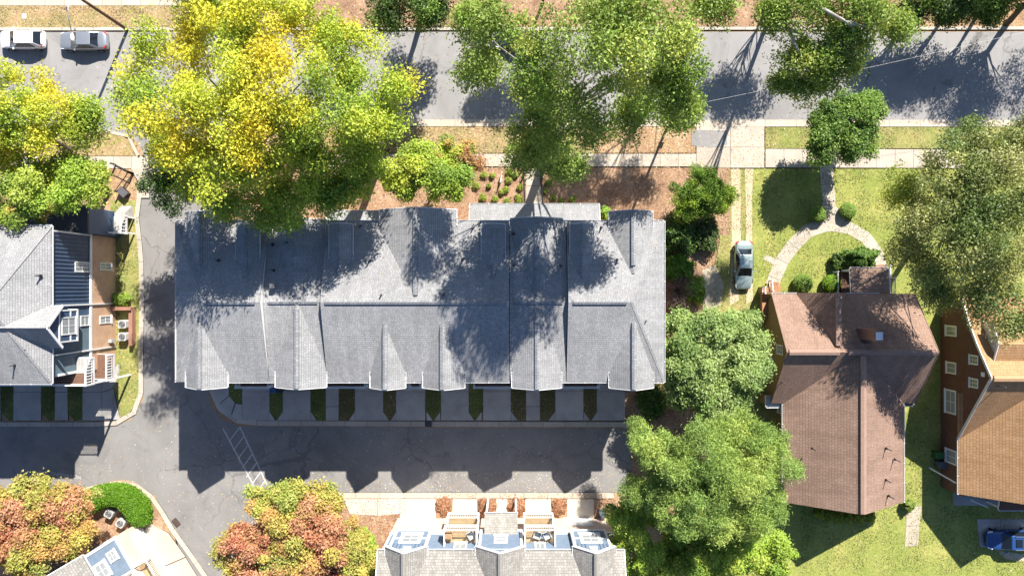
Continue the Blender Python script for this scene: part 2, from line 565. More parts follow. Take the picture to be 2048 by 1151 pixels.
band('alley_kerb_island', [(120, 990), (170, 974), (215, 962), (245, 959), (272, 964), (300, 980), (320, 1005), (345, 1050), (385, 1105), (440, 1185), (490, 1260)], 9, 40, 0.11, 'warm_concrete', 'kerb_stone')

# verges, lawns and beds (raised a hand's breadth over the road)
sheet('far_verge_left', [(-900, 12), (420, 12), (420, 56), (-900, 56)], 0.10, 'dry_lawn')
sheet('far_mulch', [(420, -300), (1790, -300), (1790, 54), (420, 54)], 0.09, 'mulch')
sheet('far_lawn_right', [(1790, -300), (5000, -300), (5000, 54), (1790, 54)], 0.09, 'bare_soil')
sheet('near_verge', [(600, 254), (1195, 254), (1195, 306), (600, 306)], 0.10, 'dry_lawn')
sheet('bare_verge', [(1196, 254), (1390, 254), (1390, 306), (1196, 306)], 0.098, 'bare_soil')
sheet('worn_apron_patch', [(1384, 260), (1452, 262), (1454, 290), (1420, 296), (1382, 291)], 0.128, 'street_asphalt')
sheet('near_verge_right', [(1530, 255), (3000, 255), (3000, 297), (1530, 297)], 0.10, 'strip_lawn')
sheet('left_corner_verge', [(-600, 266), (200, 266), (238, 270), (258, 279), (266, 292), (270, 312), (-600, 312)], 0.10, 'dry_lawn')
sheet('front_bed', [(470, 336), (1460, 336), (1460, 470), (470, 470)], 0.10, 'mulch')
sheet('side_bed', [(1240, 470), (1420, 470), (1400, 660), (1440, 900), (1300, 1010), (1262, 1010), (1262, 780), (1240, 780)], 0.09, 'mulch')
sheet('front_lawn', [(1506, 338), (3000, 338), (3000, 600), (1506, 600)], 0.10, 'green_lawn')
sheet('track_lawn', [(1415, 338), (1506, 338), (1506, 700), (1560, 780), (1560, 1010), (1420, 900), (1400, 660), (1440, 480)], 0.096, 'strip_lawn')
sheet('house_lawn', [(1506, 600), (3000, 600), (3000, 1400), (1420, 1400), (1420, 900), (1560, 1010), (1560, 780), (1506, 700)], 0.092, 'green_lawn')
sheet('alley_strip_lawn', [(222, 400), (274, 400), (270, 440), (278, 500), (280, 600), (278, 700), (279, 780), (275, 802), (262, 822), (244, 836), (236, 800), (222, 760)], 0.10, 'strip_lawn')
sheet('corner_soil', [(-200, 338), (268, 338), (268, 400), (232, 430), (-200, 430)], 0.09, 'bare_soil')
sheet('south_bed', [(660, 995), (800, 995), (830, 1030), (760, 1200), (640, 1200), (560, 1060), (640, 1010)], 0.09, 'mulch')
sheet('island_bed', [(-200, 1002), (170, 984), (220, 972), (262, 974), (295, 992), (330, 1050), (280, 1200), (-200, 1200)], 0.09, 'mulch')
sheet('wheel_track', [(1462, 338), (1480, 338), (1481, 470), (1477, 600), (1459, 610), (1463, 470)], 0.101, 'worn_track')
sheet('wheel_track', [(1489, 338), (1506, 338), (1503, 400), (1505, 600), (1492, 608), (1491, 400)], 0.103, 'worn_track')
sheet('gravel_edge', [(1990, 1098), (2040, 1106), (2130, 1104), (2130, 1124), (2050, 1122), (2010, 1116)], 0.1, 'worn_track')
sheet('worn_patch', [(1404, 540), (1430, 530), (1448, 570), (1440, 610), (1410, 620)], 0.101, 'gravel_path')

# sidewalks
band('sidewalk_far', [(-60, -8), (420, -8)], 20, 38, 0.115, 'warm_concrete', 'slab')
band('sidewalk_near_left', [(-60, 313), (300, 313)], 24, 36, 0.12, 'walk_concrete', 'slab')
band('sidewalk_near', [(600, 308), (1394, 308)], 25, 36, 0.12, 'walk_concrete', 'slab')
band('sidewalk_near_right', [(1530, 298), (2120, 300)], 37, 37, 0.12, 'walk_concrete', 'slab')
slabs('drive_apron', rects(1392, 1528, 253, 336, 2, 2), 0.122, 'walk_concrete', 'slab')
slabs('entry_walk', [[(1052, 334), (1080, 334), (1080, 352), (1052, 352)], [(1052, 352), (1080, 352), (1080, 372), (1052, 372)], [(1052, 372), (1084, 372), (1084, 420), (1052, 420)]], 0.13, 'walk_concrete', 'slab')
slabs('corner_walk', [[(262, 336), (300, 336), (300, 360), (276, 362)], [(276, 362), (300, 360), (300, 396), (274, 396)]], 0.12, 'walk_concrete', 'slab')
# curved garden path: stem, left arm, right arm
cl = [(1652, 336), (1653, 380), (1655, 405)]
band('garden_path', [(1639, 336), (1641, 380), (1645, 408), (1642, 424)], -26, 34, 0.115, 'walk_concrete', 'slab')
band('garden_path', [(1655, 462), (1625, 470), (1592, 503), (1567, 540), (1557, 574)], 27, 36, 0.117, 'walk_concrete', 'slab')
band('garden_path', [(1660, 462), (1700, 468), (1726, 486), (1743, 512), (1750, 540)], -24, 34, 0.119, 'walk_concrete', 'slab')
slabs('garden_path', [[(1622, 436), (1645, 410), (1672, 412), (1690, 440), (1668, 462), (1638, 466)]], 0.121, 'walk_concrete', 'slab')
slabs('stub_path', [[(1532, 509), (1555, 520), (1547, 530), (1525, 517)]], 0.118, 'walk_concrete', 'slab')
slabs('back_path', [[(1812, 1012), (1842, 1010), (1838, 1050), (1811, 1050)], [(1811, 1050), (1838, 1050), (1835, 1090), (1808, 1092)]], 0.11, 'gravel_path', 'slab')
slabs('right_driveway', [[(1952, 1036), (2000, 1036), (2000, 1098), (1958, 1092)], [(2000, 1036), (2060, 1036), (2060, 1100), (2000, 1098)], [(2060, 1036), (2130, 1036), (2130, 1102), (2060, 1100)]], 0.11, 'drive_concrete', 'slab')

# main driveways: slabs between pointed grass strips (photo pixels)
dq = []
for (a, b) in ((485, 540), (566, 622), (710, 767), (792, 851), (882, 938), (966, 1022), (1110, 1167), (1193, 1250)):
    dq += [[(a, 745), (b, 745), (b, 782), (a, 782)], [(a, 782), (b, 782), (b, 840), (a, 840)]]
for (a, b) in ((652, 678), (1052, 1080)):
    dq += [[(a, 745), (b, 745), (b, 812), (a, 812)], [(a, 812), (b, 812), (b, 840), (a, 840)]]
for tx, ty in ((553, 838), (780, 838), (867, 840), (950, 840), (1181, 840)):
    dq += [[(tx - 13.5, 822), (tx - 1, 840), (tx - 13.5, 840)], [(tx + 13.5, 822), (tx + 13.5, 840), (tx + 1, 840)]]
dq += [[(622, 822), (634, 840), (622, 840)], [(710, 822), (710, 840), (698, 840)], [(1022, 822), (1036, 840), (1022, 840)], [(1110, 822), (1110, 840), (1096, 840)]]
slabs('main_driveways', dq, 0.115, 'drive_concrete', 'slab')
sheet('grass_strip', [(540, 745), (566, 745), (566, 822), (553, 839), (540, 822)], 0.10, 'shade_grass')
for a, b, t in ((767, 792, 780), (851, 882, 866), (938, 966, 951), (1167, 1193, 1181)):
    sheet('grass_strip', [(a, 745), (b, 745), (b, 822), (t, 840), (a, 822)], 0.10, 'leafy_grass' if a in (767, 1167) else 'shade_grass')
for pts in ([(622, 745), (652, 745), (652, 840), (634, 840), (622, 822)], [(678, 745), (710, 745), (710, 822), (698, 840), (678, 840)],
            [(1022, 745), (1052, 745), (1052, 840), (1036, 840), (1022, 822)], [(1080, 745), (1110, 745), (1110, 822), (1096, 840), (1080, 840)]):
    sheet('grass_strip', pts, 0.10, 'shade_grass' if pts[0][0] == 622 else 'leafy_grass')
sheet('grass_strip', [(458, 755), (485, 755), (485, 808), (470, 803), (459, 792)], 0.10, 'shade_grass')
slabs('corner_walk_curve', [[(428, 765), (458, 765), (459, 790), (433, 812), (428, 790)], [(433, 813), (459, 791), (471, 804), (462, 833), (446, 828)], [(463, 833), (472, 805), (485, 808), (485, 840)]], 0.115, 'drive_concrete', 'slab')
sheet('end_bed', [(1250, 780), (1330, 780), (1310, 900), (1258, 900), (1258, 843), (1250, 843)], 0.10, 'mulch')

# left-hand house driveways
dq = []
for (a, b) in ((-60, 3), (28, 84), (111, 137), (166, 205)):
    dq += [[(a, 745), (b, 745), (b, 783), (a, 783)], [(a, 783), (b, 783), (b, 840), (a, 840)]]
dq += [[(205, 745), (240, 726), (240, 745), (228, 775), (205, 783)], [(205, 783), (228, 776), (234, 805), (242, 838), (205, 840)]]
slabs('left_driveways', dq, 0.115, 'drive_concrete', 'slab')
for a, b, t in ((3, 28, 20), (84, 111, 100), (137, 166, 150)):
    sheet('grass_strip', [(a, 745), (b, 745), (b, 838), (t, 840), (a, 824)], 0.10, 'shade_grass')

# southern aprons: concrete with sun glare put into its colour between leaf-covered beds
dq = [[(686, 996), (755, 996), (755, 1030), (700, 1026)], [(755, 996), (800, 996), (800, 1026), (755, 1030)], [(800, 996), (872, 996), (872, 1040), (800, 1040)],
      [(905, 996), (955, 996), (955, 1040), (905, 1040)], [(992, 996), (1015, 996), (1015, 1040), (992, 1040)], [(1050, 996), (1102, 996), (1102, 1040), (1050, 1040)], [(1134, 996), (1188, 996), (1188, 1040), (1134, 1040)]]
slabs('south_driveways', dq, 0.115, 'sunlit_concrete', 'slab')
for pts in ([(872, 997), (905, 997), (905, 1040), (872, 1040)], [(956, 1003), (966, 996), (982, 996), (992, 1004), (992, 1040), (956, 1040)], [(1015, 1003), (1024, 996), (1042, 996), (1050, 1004), (1050, 1040), (1015, 1040)],
            [(1102, 1006), (1110, 997), (1126, 997), (1134, 1006), (1134, 1040), (1102, 1040)], [(1188, 997), (1232, 997), (1232, 1040), (1188, 1040)]):
    sheet('leaf_bed', pts, 0.10, 'mulch')
slabs('corner_driveway', [[(303, 1046), (338, 1064), (372, 1112), (330, 1130), (285, 1060)], [(330, 1131), (372, 1113), (420, 1190), (380, 1220)]], 0.115, 'warm_concrete', 'slab')

# road paint: hatched no-parking bay and lettering
pm = MB()
def stripe(px0, py0, px1, py1, w=0.13, z=0.013):
    a = P(px0, py0, 0); b = P(px1, py1, 0)
    d = (b - a).normalized()
    n = Vector((-d.y, d.x, 0)) * w / 2
    pm.poly([a + n + Vector((0, 0, z)), b + n + Vector((0, 0, z)), b - n + Vector((0, 0, z)), a - n + Vector((0, 0, z))])
stripe(480, 853, 552, 1006)
stripe(446, 856, 530, 1012)
for i in range(9):
    t = i / 8.6
    ax, ay = 480 + 72 * t, 853 + 153 * t
    stripe(ax, ay, ax - 19 - 3 * (1 - t), ay + 29, 0.10, 0.0135)
pm.build('road_marking', 'road_paint', kind='structure')
fc = bpy.data.curves.new('lettering', 'FONT')
fc.body = 'NO PARKING'
fc.size = 0.50
fo = bpy.data.objects.new('tmp_text', fc)
COL.objects.link(fo)
dg = bpy.context.evaluated_depsgraph_get()
tm = bpy.data.meshes.new_from_object(fo.evaluated_get(dg))
bpy.data.objects.remove(fo)
to = bpy.data.objects.new('road_lettering', tm)
tm.materials.append(MATS['road_paint'])
COL.objects.link(to)
to.location = P(163, 951, 0) + Vector((0, 0, 0.014))
to.rotation_euler = (0, 0, R(180 - 8))
to['kind'] = 'structure'

# ------------------------------------------------------------------ building helpers (ground pixels + metres)
def gable_roof(x0, x1, y0, y1, ze, zr, axis, t=0.14):
    """two slabs; axis 'y' = ridge runs up/down in the picture"""
    m = MB()
    if axis == 'y':
        c = (x0 + x1) / 2
        m.slab([wv(x0, y0, ze), wv(c, y0, zr), wv(c, y1, zr), wv(x0, y1, ze)], t)
        m.slab([wv(c, y0, zr), wv(x1, y0, ze), wv(x1, y1, ze), wv(c, y1, zr)], t)
    else:
        c = (y0 + y1) / 2
        m.slab([wv(x0, y0, ze), wv(x1, y0, ze), wv(x1, c, zr), wv(x0, c, zr)], t)
        m.slab([wv(x0, c, zr), wv(x1, c, zr), wv(x1, y1, ze), wv(x0, y1, ze)], t)
    return m
def ridge_strip(a, b, mat, parent, w=0.40, h=0.05):
    """ridge vent: two shallow flaps over the ridge line"""
    a = Vector(a); b = Vector(b)
    d = (b - a).normalized()
    sd = d.cross(Vector((0, 0, 1))).normalized()
    m = MB()
    h = h + 0.05
    top = Vector((0, 0, h + 0.03))
    for s in (1, -1):
        o = sd * s * w / 2 + Vector((0, 0, h - 0.09))
        m.hexa([a + Vector((0, 0, -0.10)), b + Vector((0, 0, -0.10)), b + o + Vector((0, 0, -0.12)), a + o + Vector((0, 0, -0.12))], [a + top, b + top, b + o + Vector((0, 0, 0.03)), a + o + Vector((0, 0, 0.03))])
    return m.build('ridge_vent', mat, parent)
def trim(a, b, parent, name='fascia', w=0.10, h=0.16, mat='white_trim', dz=-0.03):
    m = MB()
    m.bar(Vector(a) + Vector((0, 0, dz)), Vector(b) + Vector((0, 0, dz)), w, h)
    return m.build(name, mat, parent)
def gutter(a, b, parent, out, mat='white_trim', hang=True):
    a = Vector(a); b = Vector(b); out = Vector(out)
    m = MB()
    z = Vector((0, 0, -0.13))
    m.bar(a + z + out * 0.05, b + z + out * 0.05, 0.10, 0.02)
    m.bar(a + Vector((0, 0, -0.07)) + out * 0.093, b + Vector((0, 0, -0.07)) + out * 0.085, 0.025, 0.13)
    g = m.build('gutter', mat, parent)
    if hang:
        L = (b - a).length
        n = max(2, int(L / 1.6))
        for i in range(n + 1):
            p = a + (b - a) * i / n
            k = MB()
            k.bar(p + out * 0.0 + Vector((0, 0, 0.006)), p + out * 0.12 + Vector((0, 0, 0.006)), 0.04, 0.02)
            k.build('gutter_bracket', mat, g)
    return g
def vent_pipe(px, py, z, parent, h=0.45, r=0.06):
    p = P(px, py, z)
    m = MB()
    m.cyl(p, r, z - 0.25, z + h, 10)
    o = m.build('vent_pipe', 'pipe_grey', parent, smooth=False)
    k = MB()
    k.cyl(p, r * 2.4, z - 0.25, z + 0.05, 12, r * 1.2)
    k.build('flashing', 'dark_metal', o)
    return o
class Frame:
    """local frame on a wall: s metres along it, d metres outwards, z up"""
    def __init__(s, o, sd, out):
        s.o = Vector((o[0], o[1], 0)); s.sd = Vector(sd).normalized(); s.out = Vector(out).normalized()
    def p(s, a, d, z):
        return s.o + s.sd * a + s.out * d + Vector((0, 0, z))
    def box(s, m, a0, a1, d0, d1, z0, z1):
        r = [(a0, d0), (a1, d0), (a1, d1), (a0, d1)]
        m.hexa([s.p(a, d, z0) for a, d in r], [s.p(a, d, z1) for a, d in r])
def window(fr, a0, a1, z0, z1, parent, d=0.0, cols=2, rows=2, frame=0.09, mat='white_trim', gl='pale_glass'):
    """framed window with separate panes"""
    m = MB()
    fr.box(m, a0, a1, d, d + 0.07, z0, z0 + frame)
    fr.box(m, a0, a1, d, d + 0.07, z1 - frame, z1)
    fr.box(m, a0, a0 + frame, d, d + 0.068, z0 + frame, z1 - frame)
    fr.box(m, a1 - frame, a1, d, d + 0.068, z0 + frame, z1 - frame)
    w = m.build('window', mat, parent)
    ia0, ia1, iz0, iz1 = a0 + frame, a1 - frame, z0 + frame, z1 - frame
    mu = MB()
    for i in range(1, cols):
        a = ia0 + (ia1 - ia0) * i / cols
        fr.box(mu, a - 0.02, a + 0.02, d + 0.01, d + 0.05, iz0, iz1)
    for j in range(1, rows):
        z = iz0 + (iz1 - iz0) * j / rows
        fr.box(mu, ia0, ia1, d + 0.012, d + 0.048, z - 0.02, z + 0.02)
    if mu.f:
        mu.build('mullion', mat, w)
    for i in range(cols):
        for j in range(rows):
            k = MB()
            fr.box(k, ia0 + (ia1 - ia0) * i / cols + 0.004, ia0 + (ia1 - ia0) * (i + 1) / cols - 0.004, d + 0.004, d + 0.03,
                   iz0 + (iz1 - iz0) * j / rows + 0.004, iz0 + (iz1 - iz0) * (j + 1) / rows - 0.004)
            k.build('pane', gl, w)
    si = MB()
    fr.box(si, a0 - 0.06, a1 + 0.06, d, d + 0.13, z0 - 0.06, z0 - 0.002)
    si.build('sill', mat, w)
    return w
def railing(a, b, z0, parent, h=1.0, step=0.16, mat='white_trim', name='railing', wide=0.09, bal=0.035):
    a = Vector((a[0], a[1], z0)); b = Vector((b[0], b[1], z0))
    m = MB()
    m.bar(a + Vector((0, 0, h)), b + Vector((0, 0, h)), wide, 0.06)
    r = m.build(name, mat, parent)
    m = MB()
    m.bar(a + Vector((0, 0, 0.12)), b + Vector((0, 0, 0.12)), 0.06, 0.06)
    m.build('bottom_rail', mat, r)
    L = (b - a).length
    n = max(2, int(L / step))
    for i in range(1, n):
        p = a + (b - a) * i / n
        k = MB()
        k.bar(p + Vector((0, 0, 0.15)), p + Vector((0, 0, h - 0.03)), bal, bal)
        k.build('baluster', mat, r)
    for p in (a, b):
        k = MB()
        k.bar(p - Vector((0, 0, 0.1)), p + Vector((0, 0, h + 0.08)), 0.13, 0.13)
        k.build('post', mat, r)
    return r
def deck(fr, a0, a1, depth, z, parent, floor='deck_wood', rail_h=1.0, board=0.28, sides=(True, True)):
    m = MB()
    fr.box(m, a0, a1, 0.0, depth, z - 0.28, z - 0.04)
    d = m.build('deck', 'white_trim', parent)
    n = max(2, int(depth / board))
    for i in range(n):
        k = MB()
        fr.box(k, a0 + 0.01, a1 - 0.01, depth * i / n + 0.008, depth * (i + 1) / n - 0.008, z - 0.038, z)
        k.build('deck_board', floor, d)
    railing(fr.p(a0 + 0.06, depth - 0.06, 0), fr.p(a1 - 0.06, depth - 0.06, 0), z, parent, rail_h)
    if sides[0]:
        railing(fr.p(a0 + 0.06, 0.08, 0), fr.p(a0 + 0.06, depth - 0.2, 0), z, parent, rail_h)
    if sides[1]:
        railing(fr.p(a1 - 0.06, 0.08, 0), fr.p(a1 - 0.06, depth - 0.2, 0), z, parent, rail_h)
    return d
def garage_door(fr, a0, a1, parent, h=2.2):
    m = MB()
    fr.box(m, a0 - 0.1, a1 + 0.1, 0.0, 0.05, 0.1, h + 0.1)
    g = m.build('garage_door', 'white_trim', parent)
    for i in range(4):
        k = MB()
        fr.box(k, a0, a1, 0.05, 0.08, 0.12 + (h - 0.1) * i / 4 + 0.02, 0.12 + (h - 0.1) * (i + 1) / 4 - 0.02)
        k.build('panel', 'white_trim', g)
    return g

# ------------------------------------------------------------------ the long grey-roofed townhouse row
TY0, TY1, TYR, ZE = -115.0, 162.0, 23.4, 9.56
ZH, ZL = 11.8, 11.05
row = thing('townhouse_row', wv(-160, 23, 0), 'long townhouse row under one grey shingle roof with many gables and dormers in the centre', 'townhouse')
m = MB(); m.gbox(-572, 255, -107, 154, 0.0, 4.3); m.build('brick_wall', 'orange_brick', row)
m = MB(); m.gbox(-571, 254, -106, 153, 4.302, 9.42); m.build('siding_wall', 'blue_lap', row)
m = MB(); m.gbox(-574, 257, -109, 156, 4.22, 4.48); m.build('belt_trim', 'white_trim', row)
def main_section(x0, x1, zr, hip=None, run=64):
    m = MB()
    xa, xb = x0, x1
    if hip == 'L': xa = x0 + run
    if hip == 'R': xb = x1 - run
    m.slab([wv(x0, TY0, ZE), wv(x1, TY0, ZE), wv(xb, TYR, zr), wv(xa, TYR, zr)])
    m.slab([wv(xa, TYR, zr), wv(xb, TYR, zr), wv(x1, TY1, ZE), wv(x0, TY1, ZE)])
    if hip == 'L': m.slab([wv(x0, TY0, ZE), wv(xa, TYR, zr), wv(x0, TY1, ZE)])
    if hip == 'R': m.slab([wv(x1, TY0, ZE), wv(x1, TY1, ZE), wv(xb, TYR, zr)])
    r = m.build('roof', 'grey_shingle', row)
    ridge_strip(wv(xa + 8, TYR, zr), wv(xb - 8, TYR, zr), 'ridge_grey', r)
    # fire wall showing where a taller section stands over a lower one
    for x, yes in ((x0 + 1.2, hip != 'L' and zr == ZH), (x1 - 1.2, hip != 'R' and zr == ZH)):
        if yes:
            k = MB()
            ring = [(TY0 + 6, ZE - 0.2), (TY1 - 6, ZE - 0.2), (TYR, zr - 0.18)]
            k.hexa([wv(x - 1, y, z) for y, z in ring], [wv(x + 1, y, z) for y, z in ring])
            k.build('fire_wall', 'white_trim', r)
    # hip caps
    for a, b in ((wv(x0, TY0, ZE), wv(xa, TYR, zr)), (wv(x0, TY1, ZE), wv(xa, TYR, zr))) if hip == 'L' else ((wv(x1, TY0, ZE), wv(xb, TYR, zr)), (wv(x1, TY1, ZE), wv(xb, TYR, zr))) if hip == 'R' else ():
        n = int((b - a).length / 0.3)
        k = MB()
        d = (b - a) / n
        for i in range(n):
            p = a + d * i
            sd = d.cross(Vector((0, 0, 1))).normalized() * 0.10
            k.hexa([p - sd + Vector((0, 0, -0.03)), p + sd + Vector((0, 0, -0.03)), p + d + sd + Vector((0, 0, -0.05)), p + d - sd + Vector((0, 0, -0.05))],
                   [p - sd + Vector((0, 0, 0.012)), p + sd + Vector((0, 0, 0.012)), p + d + sd + Vector((0, 0, 0.004)), p + d - sd + Vector((0, 0, 0.004))])
        k.build('hip_cap', 'grey_shingle', r)
    return r
RA = main_section(-580, -420, ZH, 'L')
RB = main_section(-419, -320, ZL)
RC = main_section(-319, -5, ZH)
RD = main_section(-4, 93, ZL)
RE = main_section(94, 262.7, ZH, 'R')
# eave gutters in runs between the gables
UP, DN, LT, RT = Vector((0, 1, 0)), Vector((0, -1, 0)), Vector((-1, 0, 0)), Vector((1, 0, 0))
for a, b in ((-488, -406), (-319, -243), (-186, -152), (-82, 2), (84, 168), (242, 262)):
    gutter(wv(a, TY1, ZE), wv(b, TY1, ZE), row, DN)
for a, b in ((-580, -562), (-488, -228), (-94, -2), (84, 166), (243, 262)):
    gutter(wv(a, TY0, ZE), wv(b, TY0, ZE), row, UP)
gutter(wv(-580, TY0, ZE), wv(-580, TY1, ZE), row, LT)
gutter(wv(262.7, TY0, ZE), wv(262.7, TY1, ZE), row, RT)
def cross_gable(x0, x1, yf, yb, ze, zr, roofmat='grey_shingle', capmat='ridge_grey', side=1, wallback=10, parent=None, wall='blue_lap', face=True, short=14):
    """gable projecting at yf, dying into the main slope at yb (ground pixels)"""
    parent = parent or row
    y0, y1 = min(yf, yb), max(yf, yb)
    g = gable_roof(x0, x1, y0, y1, ze, zr, 'y', 0.12).build('gable_roof', roofmat, parent)
    c = (x0 + x1) / 2
    s = 1 if yf > yb else -1
    ridge_strip(wv(c, yf - s * 0.5, zr), wv(c, yb + s * short, zr), capmat, g, 0.38, 0.04)
    out = DN if s > 0 else UP
    # rakes and side gutters
    trim(wv(x0, yf + s, ze), wv(c, yf + s, zr), g, 'rake_board', 0.05, 0.18, dz=-0.09)
    trim(wv(c, yf + s, zr), wv(x1, yf + s, ze), g, 'rake_board', 0.05, 0.18, dz=-0.09)
    ln = min(abs(yb - yf) * 0.3, 26)
    gutter(wv(x0, yf, ze), wv(x0, yf - s * ln, ze), g, LT)
    gutter(wv(x1, yf, ze), wv(x1, yf - s * ln, ze), g, RT)
    if face:
        k = MB()
        ye = yf - s * wallback
        yi = yf - s * (wallback + 4)
        ring = [(x0 + 4, ze - 2.6), (x1 - 4, ze - 2.6), (x1 - 4, ze - 0.1), (c, zr - 0.24), (x0 + 4, ze - 0.1)]
        k.hexa([wv(x, ye, z) for x, z in ring], [wv(x, yi, z) for x, z in ring])
        k.build('gable_wall', wall, g)
    return g
# street-facing (lower in the picture) gables
cross_gable(-560, -490, 170, 44, 9.85, 11.3)
cross_gable(-406, -320, 170, 28, 9.85, 11.1, short=8)
cross_gable(-243, -184, 171, 46, 9.85, 11.2)
cross_gable(-152.6, -82, 171, 46, 9.85, 11.22)
cross_gable(1, 84, 171, 28, 9.85, 11.1, short=8)
cross_gable(168, 242, 171, 44, 9.85, 11.3)
# upper gables
cross_gable(-560, -490, -129, -24, 9.85, 11.15)
cross_gable(-410, -322, -117, 18, 9.85, 11.1, short=6)
cross_gable(-226, -96, -134, 20, 9.85, 11.7, short=8)
cross_gable(-2, 86, -119, 18, 9.85, 11.1, short=6)
cross_gable(168, 241, -131, -24, 9.85, 11.15)
# narrow dormers with their own side gutters
def dormer(cx, yf, yb, hw, ze, zr, parent):
    g = gable_roof(cx - hw, cx + hw, yf, yb, ze, zr, 'y', 0.10).build('dormer', 'grey_shingle', parent)
    ridge_strip(wv(cx, yf + 12, zr), wv(cx, yb - 10, zr), 'ridge_grey', g, 0.36, 0.04)
    k = MB(); k.gbox(cx - hw + 5, cx + hw - 5, yf + 5, yb - 45, ze - 2.0, ze - 0.06)
    k.build('dormer_wall', 'blue_lap', g)
    gutter(wv(cx - hw, yf, ze), wv(cx - hw, yf + 58, ze), g, LT)
    gutter(wv(cx + hw, yf, ze), wv(cx + hw, yf + 58, ze), g, RT)
    trim(wv(cx - hw, yf - 1, ze), wv(cx, yf - 1, zr), g, 'rake_board', 0.05, 0.16, dz=-0.08)
    trim(wv(cx, yf - 1, zr), wv(cx + hw, yf - 1, ze), g, 'rake_board', 0.05, 0.16, dz=-0.08)
for px in (488, 677, 986, 1166):
    cx = (px - 1024) * (HC - 11.4) / HC
    dormer(cx, -108, -6, 19, 10.6, 11.12, row)
# low porch roofs in front
def porch_roof(px0, px1, gy0, zf, zb):
    s = (HC - zf) / HC
    x0, x1 = (px0 - 1024) * s, (px1 - 1024) * s
    m = MB(); m.slab([wv(x0, gy0, zf), wv(x1, gy0, zf), wv(x1, -107.5, zb), wv(x0, -107.5, zb)])
    r = m.build('porch_roof', 'grey_shingle', row)
    gutter(wv(x0, gy0, zf), wv(x1, gy0, zf), r, UP)
    trim(wv(x0 - 1, gy0, zf), wv(x0 - 1, -109, zb), r, 'rake_board', 0.05, 0.16, dz=-0.08)
    trim(wv(x1 + 1, gy0, zf), wv(x1 + 1, -109, zb), r, 'rake_board', 0.05, 0.16, dz=-0.08)
    for i in range(4):
        k = MB()
        a = x0 + 6 + (x1 - x0 - 12) * i / 3
        k.bar(wv(a, gy0 + 5, 0.1), wv(a, gy0 + 5, zf - 0.16), 0.2, 0.2)
        k.build('porch_post', 'white_trim', row)
porch_roof(940, 1198, -159, 3.3, 4.1)
porch_roof(655, 758, -146, 3.3, 4.1)
# pipes
for px, py, z in ((435, 520, 10.9), (411, 590, 11.5), (543, 488, 10.3), (574, 485, 10.6), (545, 540, 11.0), (738, 521, 10.9), (762, 590, 11.7), (886, 588, 11.8), (925, 518, 10.9), (720, 452, 9.8),
                  (946, 455, 9.9), (1061, 486, 10.6), (1028, 530, 11.0), (1122, 531, 11.0), (1203, 454, 9.9), (1235, 519, 10.8), (1291, 641, 10.7), (1027, 466, 10.3)):
    vent_pipe(px, py, z, row)
p = P(545, 572, 11.35)
m = MB(); m.gbox(*[v for v in (gp(540, 0, 11.4)[0], gp(549, 0, 11.4)[0])], *[v for v in (gp(0, 567, 11.4)[1], gp(0, 576, 11.4)[1])], 11.1, 11.55); m.build('roof_vent', 'pipe_grey', row)
# front facade, decks and garage doors (towards the bottom of the picture)
FM = Frame(wv(-572, 154, 0), RT, DN)
def sx(g): return (g + 572) / K
for a, b in ((-493, -433), (-337, -261), (-184, -163), (-69, 1), (90, 156)):
    deck(FM, sx(a), sx(b), 1.22, 6.75, row)
    deck(FM, sx(a), sx(b), 1.15, 3.5, row)
for a, b in ((-535, -487), (-456, -404), (-312, -260), (-230, -175), (-140, -88), (-56, -4), (88, 140), (170, 222)):
    garage_door(FM, sx(a) + 0.15, sx(b) - 0.15, row)
for g in (-525, -363, -213, -117, 43, 205):
    window(FM, sx(g) - 0.6, sx(g) + 0.6, 7.0, 8.6, row, cols=2, rows=2)
FT = Frame(wv(-572, -107, 0), RT, UP)
for g in (-525, -363, -200, -120, 43, 205):
    for z in (1.2, 5.4):
        window(FT, sx(g) - 0.6, sx(g) + 0.6, z, z + 1.6, row, cols=2, rows=2)

# ------------------------------------------------------------------ left townhouse with navy battened wall
WX = -791.0
lh = thing('townhouse', wv(-900, 28, 0), 'townhouse at the left edge with navy siding over orange brick and a gabled bay window', 'townhouse')
m = MB(); m.gbox(-1250, WX, -100, 155, 0.0, 4.25); m.build('brick_wall', 'orange_brick', lh)
m = MB(); m.gbox(-1250, WX - 0.6, -99, 50, 4.252, 10.1); m.build('batten_wall', 'navy_siding', lh)
m = MB(); m.gbox(-1250, WX - 0.6, 50.2, 154, 4.252, 10.1); m.build('lap_wall', 'blue_lap', lh)
FL = Frame(wv(WX, -100, 0), DN, RT)       # s runs down the picture
def sy(g): return (g + 100) / K
m = MB(); FL.box(m, -0.1, sy(157), 0.0, 0.07, 4.15, 4.5); m.build('belt_trim', 'white_trim', lh)
n = 18
for i in range(n):
    a = 0.15 + (sy(28) - 0.15) * i / n
    m = MB(); FL.box(m, a, a + 0.06, -0.02, 0.035, 4.52, 10.05); m.build('batten', 'batten_navy', lh)
m = MB(); FL.box(m, 0.0, 0.14, -0.02, 0.05, 4.52, 10.05); m.build('corner_board', 'white_trim', lh)
m = MB(); FL.box(m, sy(154) - 0.2, sy(154), -0.02, 0.05, 4.52, 9.0); m.build('corner_board', 'white_trim', lh)
for g in (30.5, 116):
    k = MB()
    k.bar(FL.p(sy(g), 0.09, 0.3), FL.p(sy(g), 0.09, 9.9), 0.11, 0.09, up=RT)
    k.build('downspout', 'white_trim', lh)
window(FL, sy(-48), sy(-29), 4.55, 6.7, lh, cols=2, rows=2)
window(FL, sy(-49), sy(-34), 1.0, 2.9, lh, cols=2, rows=2)
window(FL, sy(54), sy(69), 1.0, 2.9, lh, cols=2, rows=2)
window(FL, sy(51), sy(70), 4.55, 5.9, lh, cols=1, rows=2)
